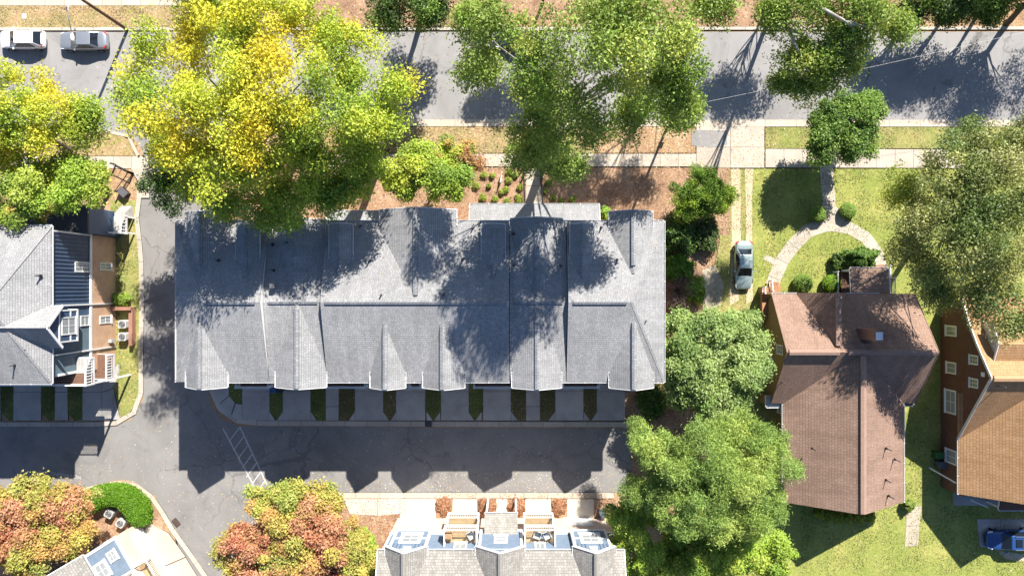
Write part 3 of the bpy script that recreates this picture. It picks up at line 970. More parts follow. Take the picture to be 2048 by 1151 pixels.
# roof with hip end
ZLE, ZLR = 10.2, 12.9
LY0, LY1, LYR, LX1, LXA = -106, 163, 28, -787, -858
m = MB()
m.slab([wv(-1300, LY0, ZLE), wv(LX1, LY0, ZLE), wv(LXA, LYR, ZLR), wv(-1300, LYR, ZLR)])
m.slab([wv(-1300, LYR, ZLR), wv(LXA, LYR, ZLR), wv(LX1, LY1, ZLE), wv(-1300, LY1, ZLE)])
m.slab([wv(LX1, LY0, ZLE), wv(LX1, LY1, ZLE), wv(LXA, LYR, ZLR)])
lr = m.build('roof', 'grey_shingle', lh)
for a, b in ((wv(LX1, LY0, ZLE), wv(LXA, LYR, ZLR)), (wv(LX1, LY1, ZLE), wv(LXA, LYR, ZLR))):
    k = MB(); k.bar(a, b, 0.22, 0.04); k.build('hip_cap', 'grey_shingle', lr)
gutter(wv(LX1, LY0, ZLE), wv(LX1, 30, ZLE), lh, RT)
gutter(wv(LX1, 104, ZLE), wv(LX1, LY1, ZLE), lh, RT)
gutter(wv(-1100, LY1, ZLE), wv(LX1, LY1, ZLE), lh, DN)
gutter(wv(-1100, LY0, ZLE), wv(LX1, LY0, ZLE), lh, UP)
for px, py, z in ((78, 551, 11.0), (57, 698, 10.9), (27, 730, 11.0)):
    vent_pipe(px, py, z, lh, 0.5)
# upper-left small cross roof with white edge
g = gable_roof(-935, -870, -118, -10, 11.0, 12.6, 'y', 0.12).build('gable_roof', 'grey_shingle', lh)
gutter(wv(-870, -100, 11.0), wv(-870, -52, 11.0), g, RT)
# gabled bay: roof ridge runs left-right
g = gable_roof(-905, -768, 31, 101, 10.35, 12.35, 'x', 0.12).build('gable_roof', 'grey_shingle', lh)
trim(wv(-767, 30, 10.35), wv(-767, 66, 12.35), g, 'rake_board', 0.07, 0.24, dz=-0.10)
trim(wv(-767, 66, 12.35), wv(-767, 102, 10.35), g, 'rake_board', 0.07, 0.24, dz=-0.10)
trim(wv(-787, 31, 10.35), wv(-767, 31, 10.35), g, 'fascia', 0.06, 0.16, dz=-0.08)
trim(wv(-787, 101, 10.35), wv(-767, 101, 10.35), g, 'fascia', 0.06, 0.16, dz=-0.08)
k = MB()
ring = [(38, 7.6), (94, 7.6), (94, 10.25), (66, 11.9), (38, 10.25)]
k.hexa([wv(-791, y, z) for y, z in ring], [wv(-774, y, z) for y, z in ring])
bay = k.build('bay', 'navy_siding', lh)
FB = Frame(wv(-774, 38, 0), DN, RT)
bw = 56 / K
for args in ((0, 0.1, 7.6, 10.25), (bw - 0.1, bw, 7.6, 10.25), (0.1, bw - 0.1, 7.6, 7.78), (0.1, bw - 0.1, 10.1, 10.25), (0.1, 0.55, 8.6, 8.72), (bw - 0.55, bw - 0.1, 8.6, 8.72)):
    k = MB(); FB.box(k, args[0], args[1], 0.0, 0.05, args[2], args[3]); k.build('bay_trim', 'white_trim', bay)
for y in (38, 94):
    for z in (7.68, 10.17):
        k = MB(); k.bar(wv(-790, y, z), wv(-773, y, z), 0.06, 0.16); k.build('bay_trim', 'white_trim', bay)
window(FB, 0.62, bw - 0.62, 7.95, 9.9, lh, cols=2, rows=2)
# corner deck of the left townhouse, two storeys
FD = Frame(wv(-935, 155, 0), RT, DN)
deck(FD, 0, (-760 + 935) / K, 1.0, 6.5, lh, sides=(False, False))
deck(FD, 0, (-760 + 935) / K, 0.95, 3.3, lh, sides=(False, False))
for z in (6.5, 3.3):
    m = MB(); m.gbox(-790.5, -760, 126, 154.8, z - 0.28, z - 0.04); d = m.build('deck', 'white_trim', lh)
    for i in range(6):
        k = MB(); k.gbox(-790 + 5 * i, -790 + 5 * i + 4.7, 126.5, 154.5, z - 0.038, z); k.build('deck_board', 'drive_concrete' if z > 5 else 'deck_wood', d)
    railing(wv(-761, 127, 0), wv(-761, 174, 0), z, lh, 1.05, 0.24, bal=0.09, wide=0.14)
for x, y in ((-762, 173), (-850, 173)):
    k = MB(); k.bar(wv(x, y, 0.1), wv(x, y, 6.3), 0.16, 0.16); k.build('post', 'white_trim', lh)
# low flat-roofed wing in tree shade
m = MB(); m.gbox(-960, -782, -150, -101, 0.0, 5.6); m.build('wing_wall', 'navy_siding', lh)
m = MB(); m.gbox(-962, -778, -153, -101, 5.61, 5.85); m.build('wing_roof', 'flat_roof', lh)
# entry balcony in front of it
sd = thing('entry_stair', wv(-770, -125, 0), 'white entry landing with railings beside the flat dark roof', 'stairs')
m = MB(); m.gbox(-778, -752, -140, -106, 1.5, 1.62); m.build('landing', 'drive_concrete', sd)
railing(wv(-753, -140, 0), wv(-753, -106, 0), 1.62, sd, 1.0, 0.3, bal=0.08, wide=0.12)
railing(wv(-776, -107, 0), wv(-755, -107, 0), 1.62, sd, 1.0, 0.3, bal=0.06)
for i in range(6):
    k = MB(); k.gbox(-778, -757, -148 - 3 * i, -140 - 3 * i if i == 0 else -145 - 3 * i, 0.05, 1.5 - 0.22 * i); k.build('step', 'drive_concrete', sd)
for x, y in ((-777, -108), (-754, -108), (-754, -139), (-777, -139)):
    k = MB(); k.bar(wv(x, y, 0.05), wv(x, y, 1.5), 0.14, 0.14); k.build('leg', 'white_trim', sd)

# air conditioners and the low brick wall round them
def ac_unit(px, py, label, size=0.78, h=0.95, rot=0):
    x, y = gp(px, py, h)
    o = thing('air_conditioner', wv(x, y, 0.1), label, 'air conditioner', 'outdoor condenser units')
    s = size / 2
    m = MB()
    c = wv(x, y, 0)
    rm = Matrix.Rotation(R(rot), 3, 'Z')
    def cc(a, b, z): return c + rm @ Vector((a, b, 0)) + Vector((0, 0, z))
    ch = s * 0.25
    ring = [(-s + ch, -s), (s - ch, -s), (s, -s + ch), (s, s - ch), (s - ch, s), (-s + ch, s), (-s, s - ch), (-s, -s + ch)]
    m.hexa([cc(a, b, 0.1) for a, b in ring], [cc(a, b, h) for a, b in ring])
    m.build('casing', 'unit_grey', o)
    k = MB(); k.cyl(c, s * 0.78, h + 0.002, h + 0.03, 20); k.build('fan_well', 'dark_metal', o)
    for i in range(5):
        t = 2 * math.pi * i / 5
        k = MB(); d = Vector((math.cos(t), math.sin(t), 0))
        k.bar(c + d * 0.06 + Vector((0, 0, h + 0.045)), c + d * s * 0.68 + Vector((0, 0, h + 0.055)), 0.10, 0.02); k.build('fan_blade', 'pipe_grey', o)
    for rr in (0.3, 0.55, 0.78):
        k = MB()
        pts = [c + Vector((math.cos(2 * math.pi * i / 16) * s * rr, math.sin(2 * math.pi * i / 16) * s * rr, h + 0.085)) for i in range(17)]
        k.tube(pts, [0.008] * 17, 4); k.build('guard_ring', 'light_metal', o)
    k = MB()
    for i in range(9):
        z = 0.18 + (h - 0.28) * i / 9
        k.hexa([cc(a * 1.012, b * 1.012, z) for a, b in ring], [cc(a * 1.012, b * 1.012, z + 0.03) for a, b in ring])
    o2 = k.build('louvres', 'light_metal', o); o2['kind'] = 'stuff'
ac_unit(244, 648, 'upper pale condenser unit beside the orange brick wall')
ac_unit(244, 673, 'lower pale condenser unit beside the orange brick wall')
rw = thing('brick_wall', wv(-765, 70, 0), 'low red brick enclosure wall round two condenser units', 'wall')
m = MB(); m.gbox(-790, -752, 38, 43, 0, 1.0); m.build('wall', 'red_brick', rw)
m = MB(); m.gbox(-757, -751.5, 43.1, 113, 0, 0.75); m.build('wall', 'red_brick', rw)
m = MB(); m.gbox(-791, -751, 37, 44, 1.001, 1.07); m.build('coping', 'red_brick', rw)
m = MB(); m.gbox(-758, -750.5, 44.1, 114, 0.751, 0.82); m.build('coping', 'red_brick', rw)
ml = thing('gas_meter', wv(-789, 104, 0), 'small grey gas meter on the orange brick wall', 'meter')
m = MB(); m.gbox(-790, -784, 101, 107, 0.9, 1.5); m.build('meter_box', 'unit_grey', ml)
m = MB(); m.tube([wv(-786, 104, 0.05), wv(-786, 104, 0.95)], [0.03, 0.03]); m.build('pipe', 'unit_grey', ml)

# ------------------------------------------------------------------ southern townhouses: shared facade kit
def south_block(fr, name, label, W, bays, decks, z_wall=9.7, depth=13.6, roofm='taupe_shingle', capm='ridge_taupe', extra=(0.2, 0.2)):
    o = thing(name, fr.p(W / 2, -depth / 2, 0), label, 'townhouse')
    m = MB(); fr.box(m, 0, W, -depth, 0, 0, 4.3); m.build('brick_wall', 'sunlit_brick', o)
    m = MB(); fr.box(m, 0.02, W - 0.02, -depth + 0.02, -0.02, 4.302, z_wall - 0.1); m.build('siding_wall', 'blue_grey_lap', o)
    m = MB(); fr.box(m, -0.05, W + 0.05, -0.03, 0.08, 4.2, 4.55); m.build('belt_trim', 'white_trim', o)
    for a in (0.0, W - 0.18):
        m = MB(); fr.box(m, a, a + 0.18, -0.02, 0.05, 4.56, z_wall - 0.2); m.build('corner_board', 'white_trim', o)
    zr = z_wall + 2.8
    e0, e1 = -extra[0], W + extra[1]
    m = MB()
    m.slab([fr.p(e0, 0.35, z_wall), fr.p(e1, 0.35, z_wall), fr.p(e1, -depth / 2, zr), fr.p(e0, -depth / 2, zr)])
    m.slab([fr.p(e0, -depth / 2, zr), fr.p(e1, -depth / 2, zr), fr.p(e1, -depth - 0.3, z_wall), fr.p(e0, -depth - 0.3, z_wall)])
    r = m.build('roof', roofm, o)
    ridge_strip(fr.p(e0, -depth / 2, zr), fr.p(e1, -depth / 2, zr), capm, r)
    gutter(fr.p(e0, 0.35, z_wall), fr.p(e1, 0.35, z_wall), o, fr.out)
    for s0, s1 in ((e0, 0.35), (e1, 0.35)):
        trim(fr.p(s0, 0.35, z_wall), fr.p(s0, -depth / 2, zr), r, 'rake_board', 0.06, 0.2, dz=-0.1)
    for (c, hw, pr, kind) in bays:
        # projecting bay under its own gable
        m = MB()
        ring = [(c - hw + 0.15, 4.75), (c + hw - 0.15, 4.75), (c + hw - 0.15, z_wall - 0.05), (c, z_wall + 1.55), (c - hw + 0.15, z_wall - 0.05)]
        m.hexa([fr.p(a, -1.0, z) for a, z in ring], [fr.p(a, pr, z) for a, z in ring])
        b = m.build('bay', 'blue_grey_lap', o)
        g = MB()
        zg = z_wall + 1.8
        for s in (-1, 1):
            q = [fr.p(c, pr + 0.3, zg), fr.p(c + s * hw, pr + 0.3, z_wall + 0.15), fr.p(c + s * hw, -4.6, z_wall + 0.15), fr.p(c, -4.6, zg)]
            g.slab(q if s > 0 else q[::-1], 0.12)
        gr = g.build('gable_roof', roofm, o)
        ridge_strip(fr.p(c, pr + 0.3, zg), fr.p(c, -3.9, zg), capm, gr, 0.36, 0.04)
        for s in (-1, 1):
            trim(fr.p(c, pr + 0.32, zg), fr.p(c + s * hw, pr + 0.32, z_wall + 0.15), gr, 'rake_board', 0.08, 0.26, dz=-0.10)
            gutter(fr.p(c + s * hw, pr + 0.3, z_wall + 0.15), fr.p(c + s * hw, pr - 1.1, z_wall + 0.15), gr, fr.sd * s)
            m = MB(); a = c + s * (hw - 0.15)
            fr.box(m, min(a, a - s * 0.2), max(a, a - s * 0.2), pr, pr + 0.05, 4.75, z_wall - 0.1); m.build('corner_board', 'white_trim', b)
            m = MB(); fr.box(m, min(a, a + s * 0.04), max(a, a + s * 0.04), pr - 0.22, pr, 4.75, z_wall - 0.1); m.build('corner_board', 'white_trim', b)
            if kind == 'wide':
                a0, a1 = c + s * 0.98, c + s * (hw - 0.36)
                m = MB(); fr.box(m, min(a0, a1), max(a0, a1), pr, pr + 0.04, 6.9, 7.15); m.build('band_trim', 'white_trim', b)
        m = MB(); fr.box(m, c - hw + 0.36, c + hw - 0.36, pr, pr + 0.05, 4.75, 5.1); m.build('band_trim', 'white_trim', b)
        if kind == 'wide':
            window(fr, c - 0.95, c + 0.95, 5.9, 8.2, o, d=pr, cols=2, rows=2, frame=0.3)
            window(fr, c - 0.28, c + 0.28, 9.3, 10.1, o, d=pr, cols=1, rows=1, frame=0.12, gl='white_trim')
            nb = 9
            for i in range(nb):
                a = c - hw + 0.5 + (2 * hw - 1.0) * i / (nb - 1)
                top = min(z_wall + 1.3 - abs(a - c) * 0.95, 10.9)
                if abs(a - c) > 0.35:
                    k = MB(); fr.box(k, a - 0.03, a + 0.03, pr + 0.0, pr + 0.03, 8.35, top); k.build('batten', 'batten_navy', b)
        else:
            window(fr, c - 0.6, c + 0.6, 6.4, 8.2, o, d=pr, cols=1, rows=2, frame=0.2)
            m = MB(); m.slab([fr.p(c - 1.5, pr + 1.5, 4.9), fr.p(c + 1.5, pr + 1.5, 4.9), fr.p(c + 1.5, pr + 0.01, 6.0), fr.p(c - 1.5, pr + 0.01, 6.0)][::-1], 0.12)
            k = m.build('entry_roof', roofm, o)
            gutter(fr.p(c - 1.5, pr + 1.5, 4.9), fr.p(c + 1.5, pr + 1.5, 4.9), k, fr.out)
            for s in (-1.35, 1.35):
                k = MB(); k.bar(fr.p(c + s, pr + 1.4, 0.1), fr.p(c + s, pr + 1.4, 4.75), 0.18, 0.18); k.build('porch_post', 'white_trim', o)
    for (a0, a1) in decks:
        deck(fr, a0, a1, 1.5, 6.8, o, 'pale_wood')
        deck(fr, a0, a1, 1.55, 3.5, o, 'pale_wood')
        window(fr, a0 + 0.9, a1 - 0.9, 6.95, 9.1, o, cols=2, rows=1, frame=0.12)
        window(fr, a0 + 0.9, a1 - 0.9, 3.65, 4.15, o, cols=2, rows=1, frame=0.1)
    return o
SBX, SBY = -228.0, 459.0
FS = Frame(wv(SBX, SBY, 0), RT, UP)
def ss(g): return (g - SBX) / K
sb = south_block(FS, 'townhouse', 'townhouse row at the bottom edge with blue grey gabled bays and white decks', ss(190), 
    [(ss(-182), 1.75, 0.45, 'wide'), (ss(-20), 2.05, 0.45, 'narrow'), (ss(141), 1.75, 0.45, 'wide')], [(ss(-122), ss(-62)), (ss(22), ss(78))])
for a, b in ((ss(-214), ss(-150)), (ss(-118), ss(-66)), (ss(26), ss(74)), (ss(100), ss(160))):
    garage_door(FS, a + 0.2, b - 0.2, sb)
# turned block in the bottom-left corner
th = R(30)
FN = Frame(wv(-745, 467, 0), Vector((math.sin(th), -math.cos(th), 0)), Vector((math.cos(th), math.sin(th), 0)))
nb_ = south_block(FN, 'townhouse', 'turned townhouse in the bottom left corner with blue deck wall and pale roof', 14.0,
    [(9.0, 1.9, 0.45, 'wide')], [(3.2, 6.6)])
window(FN, 0.8, 1.8, 5.4, 6.6, nb_, cols=2, rows=2, frame=0.14)
window(FN, 1.1, 2.6, 7.2, 8.9, nb_, cols=2, rows=2, frame=0.2)
for a in (0.6, 3.6):
    garage_door(FN, a, a + 2.4, nb_)
side = Frame(FN.p(0, 0, 0), -FN.out, -FN.sd)
for a in (0.5, 3.2, 5.4):
    k = MB(); side.box(k, a, a + 0.18, 0.0, 0.05, 4.5, 9.5); k.build('corner_board', 'white_trim', nb_)
k = MB(); side.box(k, 0, 13.4, 0.0, 0.08, 4.2, 4.55); k.build('belt_trim', 'white_trim', nb_)
k = MB(); side.box(k, 0, 13.4, 0.0, 0.07, 9.25, 9.5); k.build('frieze_trim', 'white_trim', nb_)
ac_unit(217, 1027, 'far condenser unit behind the clipped hedge, partly shaded', rot=-30)
ac_unit(240, 1046, 'near condenser unit behind the clipped hedge by the blue wall', rot=-30)

# ------------------------------------------------------------------ brown-roofed bungalow
h1 = thing('bungalow', wv(632, 200, 0), 'bungalow with brown shingle roof and brick chimney right of the light green tree', 'house')
BE, BR = 3.25, 7.0
m = MB(); m.gbox(505, 759, 21, 210, 0, BE - 0.05); m.build('wall', 'olive_lap', h1)
m = MB(); m.gbox(526, 738, 211, 398, 0, BE - 0.05); m.build('rear_wall', 'olive_lap', h1)
g1 = gable_roof(496, 768, 11, 220, BE, BR, 'x', 0.16).build('roof', 'brown_shingle', h1)
ridge_strip(wv(499, 115.5, BR), wv(590, 115.5, BR), 'ridge_brown', g1, 0.5, 0.05)
ridge_strip(wv(606, 115.5, BR), wv(766, 115.5, BR), 'ridge_brown', g1, 0.5, 0.05)
g2 = gable_roof(517, 747, 100, 408, BE - 0.02, BR + 0.06, 'y', 0.16).build('roof', 'brown_shingle', h1)
ridge_strip(wv(632, 122, BR + 0.06), wv(632, 406, BR + 0.06), 'ridge_brown', g2, 0.5, 0.05)
g3 = gable_roof(543, 637, 9, 112, BE + 0.1, BR - 0.15, 'y', 0.14).build('gable_roof', 'brown_shingle', h1)
ridge_strip(wv(590, 11, BR - 0.15), wv(590, 104, BR - 0.15), 'ridge_brown', g3, 0.5, 0.04)
for x, a in ((499, -1), (765, 1)):
    k = MB(); ring = [(22, BE - 0.2), (209, BE - 0.2), (115.5, BR - 0.35)]
    k.hexa([wv(x + 7 * -a, y, z) for y, z in ring], [wv(x + 5 * -a, y, z) for y, z in ring]); k.build('gable_wall', 'olive_lap', h1)
k = MB(); ring = [(528, BE - 0.2), (736, BE - 0.2), (632, BR - 0.3)]
k.hexa([wv(x, 397, z) for x, z in ring], [wv(x, 401, z) for x, z in ring]); k.build('gable_wall', 'olive_lap', h1)
for (a, b) in (((495, 11), (495, 115.5)), ((495, 220), (495, 115.5)), ((769, 11), (769, 115.5)), ((769, 220), (769, 115.5))):
    trim(wv(a[0], a[1], BE), wv(b[0], b[1], BR), g1, 'rake_board', 0.05, 0.2, 'brown_shingle', -0.09)
gutter(wv(747, 222, BE), wv(747, 408, BE), h1, RT)
gutter(wv(517, 222, BE), wv(517, 408, BE), h1, LT)
gutter(wv(496, 11, BE), wv(543, 11, BE), h1, UP)
gutter(wv(637, 11, BE), wv(700, 11, BE), h1, UP)
F1 = Frame(wv(505, 21, 0), DN, LT)
window(F1, 4.2, 5.1, 3.6, 5.0, h1, d=0.05, cols=2, rows=2)
window(F1, 5.6, 7.4, 0.9, 2.4, h1, cols=2, rows=2)
F2 = Frame(wv(526, 211, 0), DN, LT)
window(F2, 0.6, 1.7, 0.9, 2.4, h1, cols=2, rows=2)
for px, py, z in ((1626, 897, 5.6), (1597, 921, 4.5), (1792, 919, 4.7), (1780, 992, 5.2), (1562, 763, 4.8), (1775, 897, 5.4), (1774, 960, 5.3)):
    vent_pipe(px, py, z, h1, 0.75, 0.05)
# chimney
ch = MB(); ch.gbox(634, 656, 74, 93, 5.0, 8.6); c = ch.build('chimney', 'red_brick', h1)
k = MB(); k.gbox(632.5, 657.5, 72.5, 94.5, 8.601, 8.8); k.build('chimney_cap', 'red_brick', c)
k = MB(); k.gbox(636, 648, 77, 91, 8.801, 8.9); k.build('chimney_lid', 'white_trim', c)
for y in (78, 85):
    k = MB(); k.gbox(649, 655, y, y + 5, 8.801, 9.05); k.build('flue', 'red_brick', c)
# shed-roofed bays
m = MB(); m.gbox(748, 766, 199, 222, 0, 2.75); m.build('bay', 'olive_lap', h1)
m = MB(); m.gbox(747.5, 769, 197, 225, 2.751, 2.9); b = m.build('bay_roof', 'flat_roof', h1)
gutter(wv(748, 225, 2.9), wv(769, 225, 2.9), b, DN, hang=False); gutter(wv(769, 221, 2.9), wv(769, 225, 2.9), b, RT, hang=False)
m = MB(); m.gbox(492, 516, 209, 226, 0, 2.75); m.build('bay', 'olive_lap', h1)
m = MB(); m.gbox(488, 516.5, 206, 228, 2.751, 2.9); b = m.build('bay_roof', 'unit_grey', h1)
gutter(wv(488, 228, 2.9), wv(516, 228, 2.9), b, DN, hang=False); gutter(wv(488, 206, 2.9), wv(488, 228, 2.9), b, LT, hang=False)
# front porch roof with white gutter, posts
m = MB(); m.slab([wv(650, -38, 2.75), wv(722, -38, 2.75), wv(722, 10, 3.05), wv(650, 10, 3.05)]); pr = m.build('porch_roof', 'brown_shingle', h1)
gutter(wv(650, -38, 2.75), wv(722, -38, 2.75), pr, UP); gutter(wv(650, -38, 2.8), wv(650, 9, 3.05), pr, LT, hang=False); gutter(wv(722, -38, 2.8), wv(722, 9, 3.05), pr, RT, hang=False)
m = MB(); m.gbox(652, 748, -36, 20.5, 0.0, 0.7); m.build('porch_floor', 'deck_wood', h1)
for x, y in ((654, -34), (718, -34)):
    k = MB(); k.bar(wv(x, y, 0.7), wv(x, y, 2.6), 0.2, 0.2); k.build('porch_post', 'white_trim', h1)
railing(wv(641, -32, 0), wv(641, 9, 0), 0.2, h1, 1.0, 0.13)
railing(wv(743, -44, 0), wv(743, -22, 0), 0.3, h1, 1.0, 0.13)
railing(wv(748, -20, 0), wv(748, 12, 0), 0.7, h1, 1.0, 0.13)
m = MB(); m.gbox(724, 741, -46, -36, 0.0, 0.35); m.build('step', 'red_brick', h1)
# side porch of orange boards
m = MB(); m.gbox(492, 530, -2, 10.6, 0.0, 0.95); sp = m.build('side_porch', 'orange_wood', h1)
for i in range(6):
    k = MB(); k.gbox(492.2 + i * 6.3, 492.2 + i * 6.3 + 6, -1.8, 10.4, 0.952, 0.99); k.build('porch_board', 'orange_wood', sp)
for i in range(3):
    k = MB(); k.gbox(512, 532, -5 - 3.5 * i, -2.2 - 3.5 * i, 0.0, 0.75 - 0.22 * i); k.build('step', 'orange_wood', sp)
m = MB(); m.gbox(488, 512, 8, 12, 0.99, 1.7); m.build('porch_beam', 'deck_wood', sp)
railing(wv(493, -2, 0), wv(493, 10, 0), 0.99, sp and h1, 0.9, 0.2)
railing(wv(510, -14, 0), wv(512, 6, 0), 0.5, h1, 0.9, 0.25)
m = MB(); m.gbox(494, 504.6, 12.5, 62, 0.0, 0.9); m.build('porch_wall', 'orange_wood', h1)

# ------------------------------------------------------------------ tan-roofed brick house at the right edge
h2 = thing('brick_house', wv(960, 200, 0), 'dark brick house with tan shingle roof at the right edge', 'house')
QE, QR, QX = 3.4, 8.1, 850.0
QY = [(18, 4.0), (60, 4.9), (105, 6.2), (160, QR), (288, QE)]
k = MB()
ring = [(24, 0), (396, 0), (396, QE - 0.1), (286, QE - 0.1), (160, QR - 0.25), (105, 6.0), (60, 4.7), (24, 3.8)]
k.hexa([wv(856, y, z) for y, z in ring], [wv(866, y, z) for y, z in ring]); k.build('gable_wall', 'dark_brick', h2)
m = MB(); m.gbox(866.2, 1400, 24, 396, 0, QE - 0.1); m.build('wall', 'dark_brick', h2)
m = MB()
for (ya, za), (yb, zb) in zip(QY, QY[1:]):
    m.slab([wv(QX, ya, za), wv(1400, ya, za), wv(1400, yb, zb), wv(QX, yb, zb)], 0.16)
g4 = m.build('roof', 'tan_shingle', h2)
ridge_strip(wv(QX + 2, 160, QR), wv(1390, 160, QR), 'ridge_tan', g4, 0.5, 0.05)
for (ya, za), (yb, zb) in zip(QY, QY[1:]):
    trim(wv(QX - 1, ya, za), wv(QX - 1, yb, zb), g4, 'rake_board', 0.07, 0.26, 'light_metal', -0.10)
g5 = gable_roof(QX, QX + 230, 200, 392, QE - 0.02, QR - 0.1, 'y', 0.16).build('roof', 'tan_shingle', h2)
gutter(wv(QX, 288, QE), wv(QX, 392, QE), h2, LT)
k = MB(); ring = [(QX + 10, QE - 0.2), (QX + 220, QE - 0.2), (QX + 115, QR - 0.4)]
k.hexa([wv(x, 384, z) for x, z in ring], [wv(x, 388, z) for x, z in ring]); k.build('gable_wall', 'dark_brick', h2)
k = MB(); k.bar(wv(832, 358, 0.2), wv(848, 372, 3.2), 0.12, 0.10); k.build('downspout', 'white_trim', h2)
# dormer on the upper slope
dm = gable_roof(868, 960, 60, 140, 6.9, 7.7, 'x', 0.1).build('dormer', 'tan_shingle', h2)
k = MB(); ring = [(62, 4.6), (138, 6.0), (138, 6.8), (100, 7.55), (62, 6.8)]
k.hexa([wv(872, y, z) for y, z in ring], [wv(876, y, z) for y, z in ring]); k.build('dormer_wall', 'light_metal', h2)
trim(wv(867, 60, 6.9), wv(867, 100, 7.7), dm, 'rake_board', 0.06, 0.2, 'white_trim', -0.09)
trim(wv(867, 100, 7.7), wv(867, 140, 6.9), dm, 'rake_board', 0.06, 0.2, 'white_trim', -0.09)
F3 = Frame(wv(856, 0, 0), DN, LT)
def qy(g): return g / K
window(F3, qy(73), qy(94), 1.0, 2.7, h2, cols=2, rows=1, frame=0.13)
window(F3, qy(144), qy(167), 1.1, 2.6, h2, cols=2, rows=1, frame=0.13)
window(F3, qy(198), qy(245), 0.9, 2.6, h2, cols=2, rows=2, frame=0.15)
window(F3, qy(314), qy(342), 1.0, 2.7, h2, cols=2, rows=1, frame=0.13)
for a, b in ((124, 142), (167, 185)):
    window(F3, qy(a), qy(b), 4.6, 5.8, h2, cols=2, rows=3, frame=0.12, gl='window_glass')
k = MB(); F3.box(k, qy(153), qy(161), 0.0, 0.06, 6.2, 6.7); k.build('gable_vent', 'white_trim', h2)
vent_pipe(1996, 771, 7.5, h2, 1.0, 0.05)
m = MB(); m.slab([wv(940, 388, 2.9), wv(1100, 388, 2.9), wv(1100, 428, 2.5), wv(940, 428, 2.5)][::-1]); b = m.build('porch_roof', 'dark_brick', h2)
gutter(wv(940, 428, 2.5), wv(1100, 428, 2.5), b, DN); gutter(wv(940, 396, 2.8), wv(940, 428, 2.5), b, LT, hang=False)
for x in (944, 1030):
    k = MB(); k.bar(wv(x, 424, 0.1), wv(x, 424, 2.4), 0.16, 0.16); k.build('porch_post', 'white_trim', h2)
m = MB(); m.gbox(880, 1100, 397, 432, 0.0, 0.4); m.build('patio', 'drive_concrete', h2)
k = MB(); k.bar(wv(905, 418, 0.9), wv(938, 432, 1.0), 0.12, 0.1); k.build('handrail', 'white_trim', h2)

# wheeled bins
def wheelie_bin(px, py, label, col, rot=0):
    mat = 'bin_' + col
    x, y = gp(px, py, 1.0)
    o = thing('wheeled_bin', wv(x, y, 0.1), label, 'bin', 'wheeled rubbish bins')
    c = wv(x, y, 0.1)
    rm = Matrix.Rotation(R(rot), 3, 'Z')
    def q(a, b, z): return c + rm @ Vector((a, b, 0)) + Vector((0, 0, z))
    m = MB(); m.hexa([q(-.24, -.28, .06), q(.24, -.28, .06), q(.24, .28, .06), q(-.24, .28, .06)], [q(-.3, -.36, .98), q(.3, -.36, .98), q(.3, .36, .98), q(-.3, .36, .98)]); m.build('body', mat, o, bevel=0.02)
    m = MB(); m.hexa([q(-.33, -.4, .99), q(.33, -.4, .99), q(.33, .4, .99), q(-.33, .4, .99)], [q(-.29, -.34, 1.07), q(.29, -.34, 1.07), q(.29, .36, 1.07), q(-.29, .36, 1.07)]); m.build('lid', mat, o, bevel=0.02)
    m = MB(); m.bar(q(-.28, .45, .95), q(.28, .45, .95), .04, .04); m.build('handle', mat, o)
    for s in (-.27, .27):
        m = MB(); m.tube([q(s - .03, .3, .11), q(s + .03, .3, .11)], [.11, .11], 12); m.build('wheel', 'dark_metal', o)
plain('bin_green', (0.02, 0.11, 0.035), 0.45)
plain('bin_grey', (0.10, 0.12, 0.15), 0.45)
plain('bin_black', (0.02, 0.02, 0.022), 0.45)
plain('bin_blue', (0.02, 0.09, 0.25), 0.45)
wheelie_bin(1880, 910, 'green wheeled bin against the dark brick house', 'green', 90)
wheelie_bin(1886, 929, 'grey wheeled bin against the dark brick house', 'grey', 90)
wheelie_bin(546, 777, 'blue wheeled bin below the first deck of the townhouse row', 'blue', 0)
wheelie_bin(558, 777, 'black wheeled bin below the first deck of the townhouse row', 'black', 0)
wheelie_bin(1206, 1028, 'grey blue bin in the leaf bed beside the bottom townhouses', 'grey', 20)

# ------------------------------------------------------------------ cars
def car_paint(name, col, metal=0.0, rough=0.35):
    m, nt, b = new_mat(name)
    b.inputs['Base Color'].default_value = (*col, 1)
    b.inputs['Metallic'].default_value = metal
    b.inputs['Roughness'].default_value = rough
    b.inputs['Coat Weight'].default_value = 0.7
    b.inputs['Coat Roughness'].default_value = 0.05
car_paint('paint_white', (0.78, 0.78, 0.77))
car_paint('paint_silver', (0.34, 0.36, 0.39), 0.5, 0.3)
car_paint('paint_mint', (0.36, 0.45, 0.43), 0.45, 0.3)
car_paint('paint_navy', (0.022, 0.07, 0.22), 0.2)
car_paint('paint_dark', (0.02, 0.025, 0.035), 0.2)
glass('car_glass', (0.012, 0.016, 0.02), 0.04)
plain('tyre', (0.02, 0.02, 0.02), 0.9)
plain('tail_lamp', (0.45, 0.02, 0.02), 0.2, var=0.02)
plain('head_lamp', (0.75, 0.77, 0.8), 0.1, var=0.02)
plain('rim', (0.45, 0.46, 0.47), 0.3, 0.7, var=0.05)
plain('manhole_grey', (0.30, 0.285, 0.27), 0.7)
plain('grille', (0.03, 0.03, 0.03), 0.5)

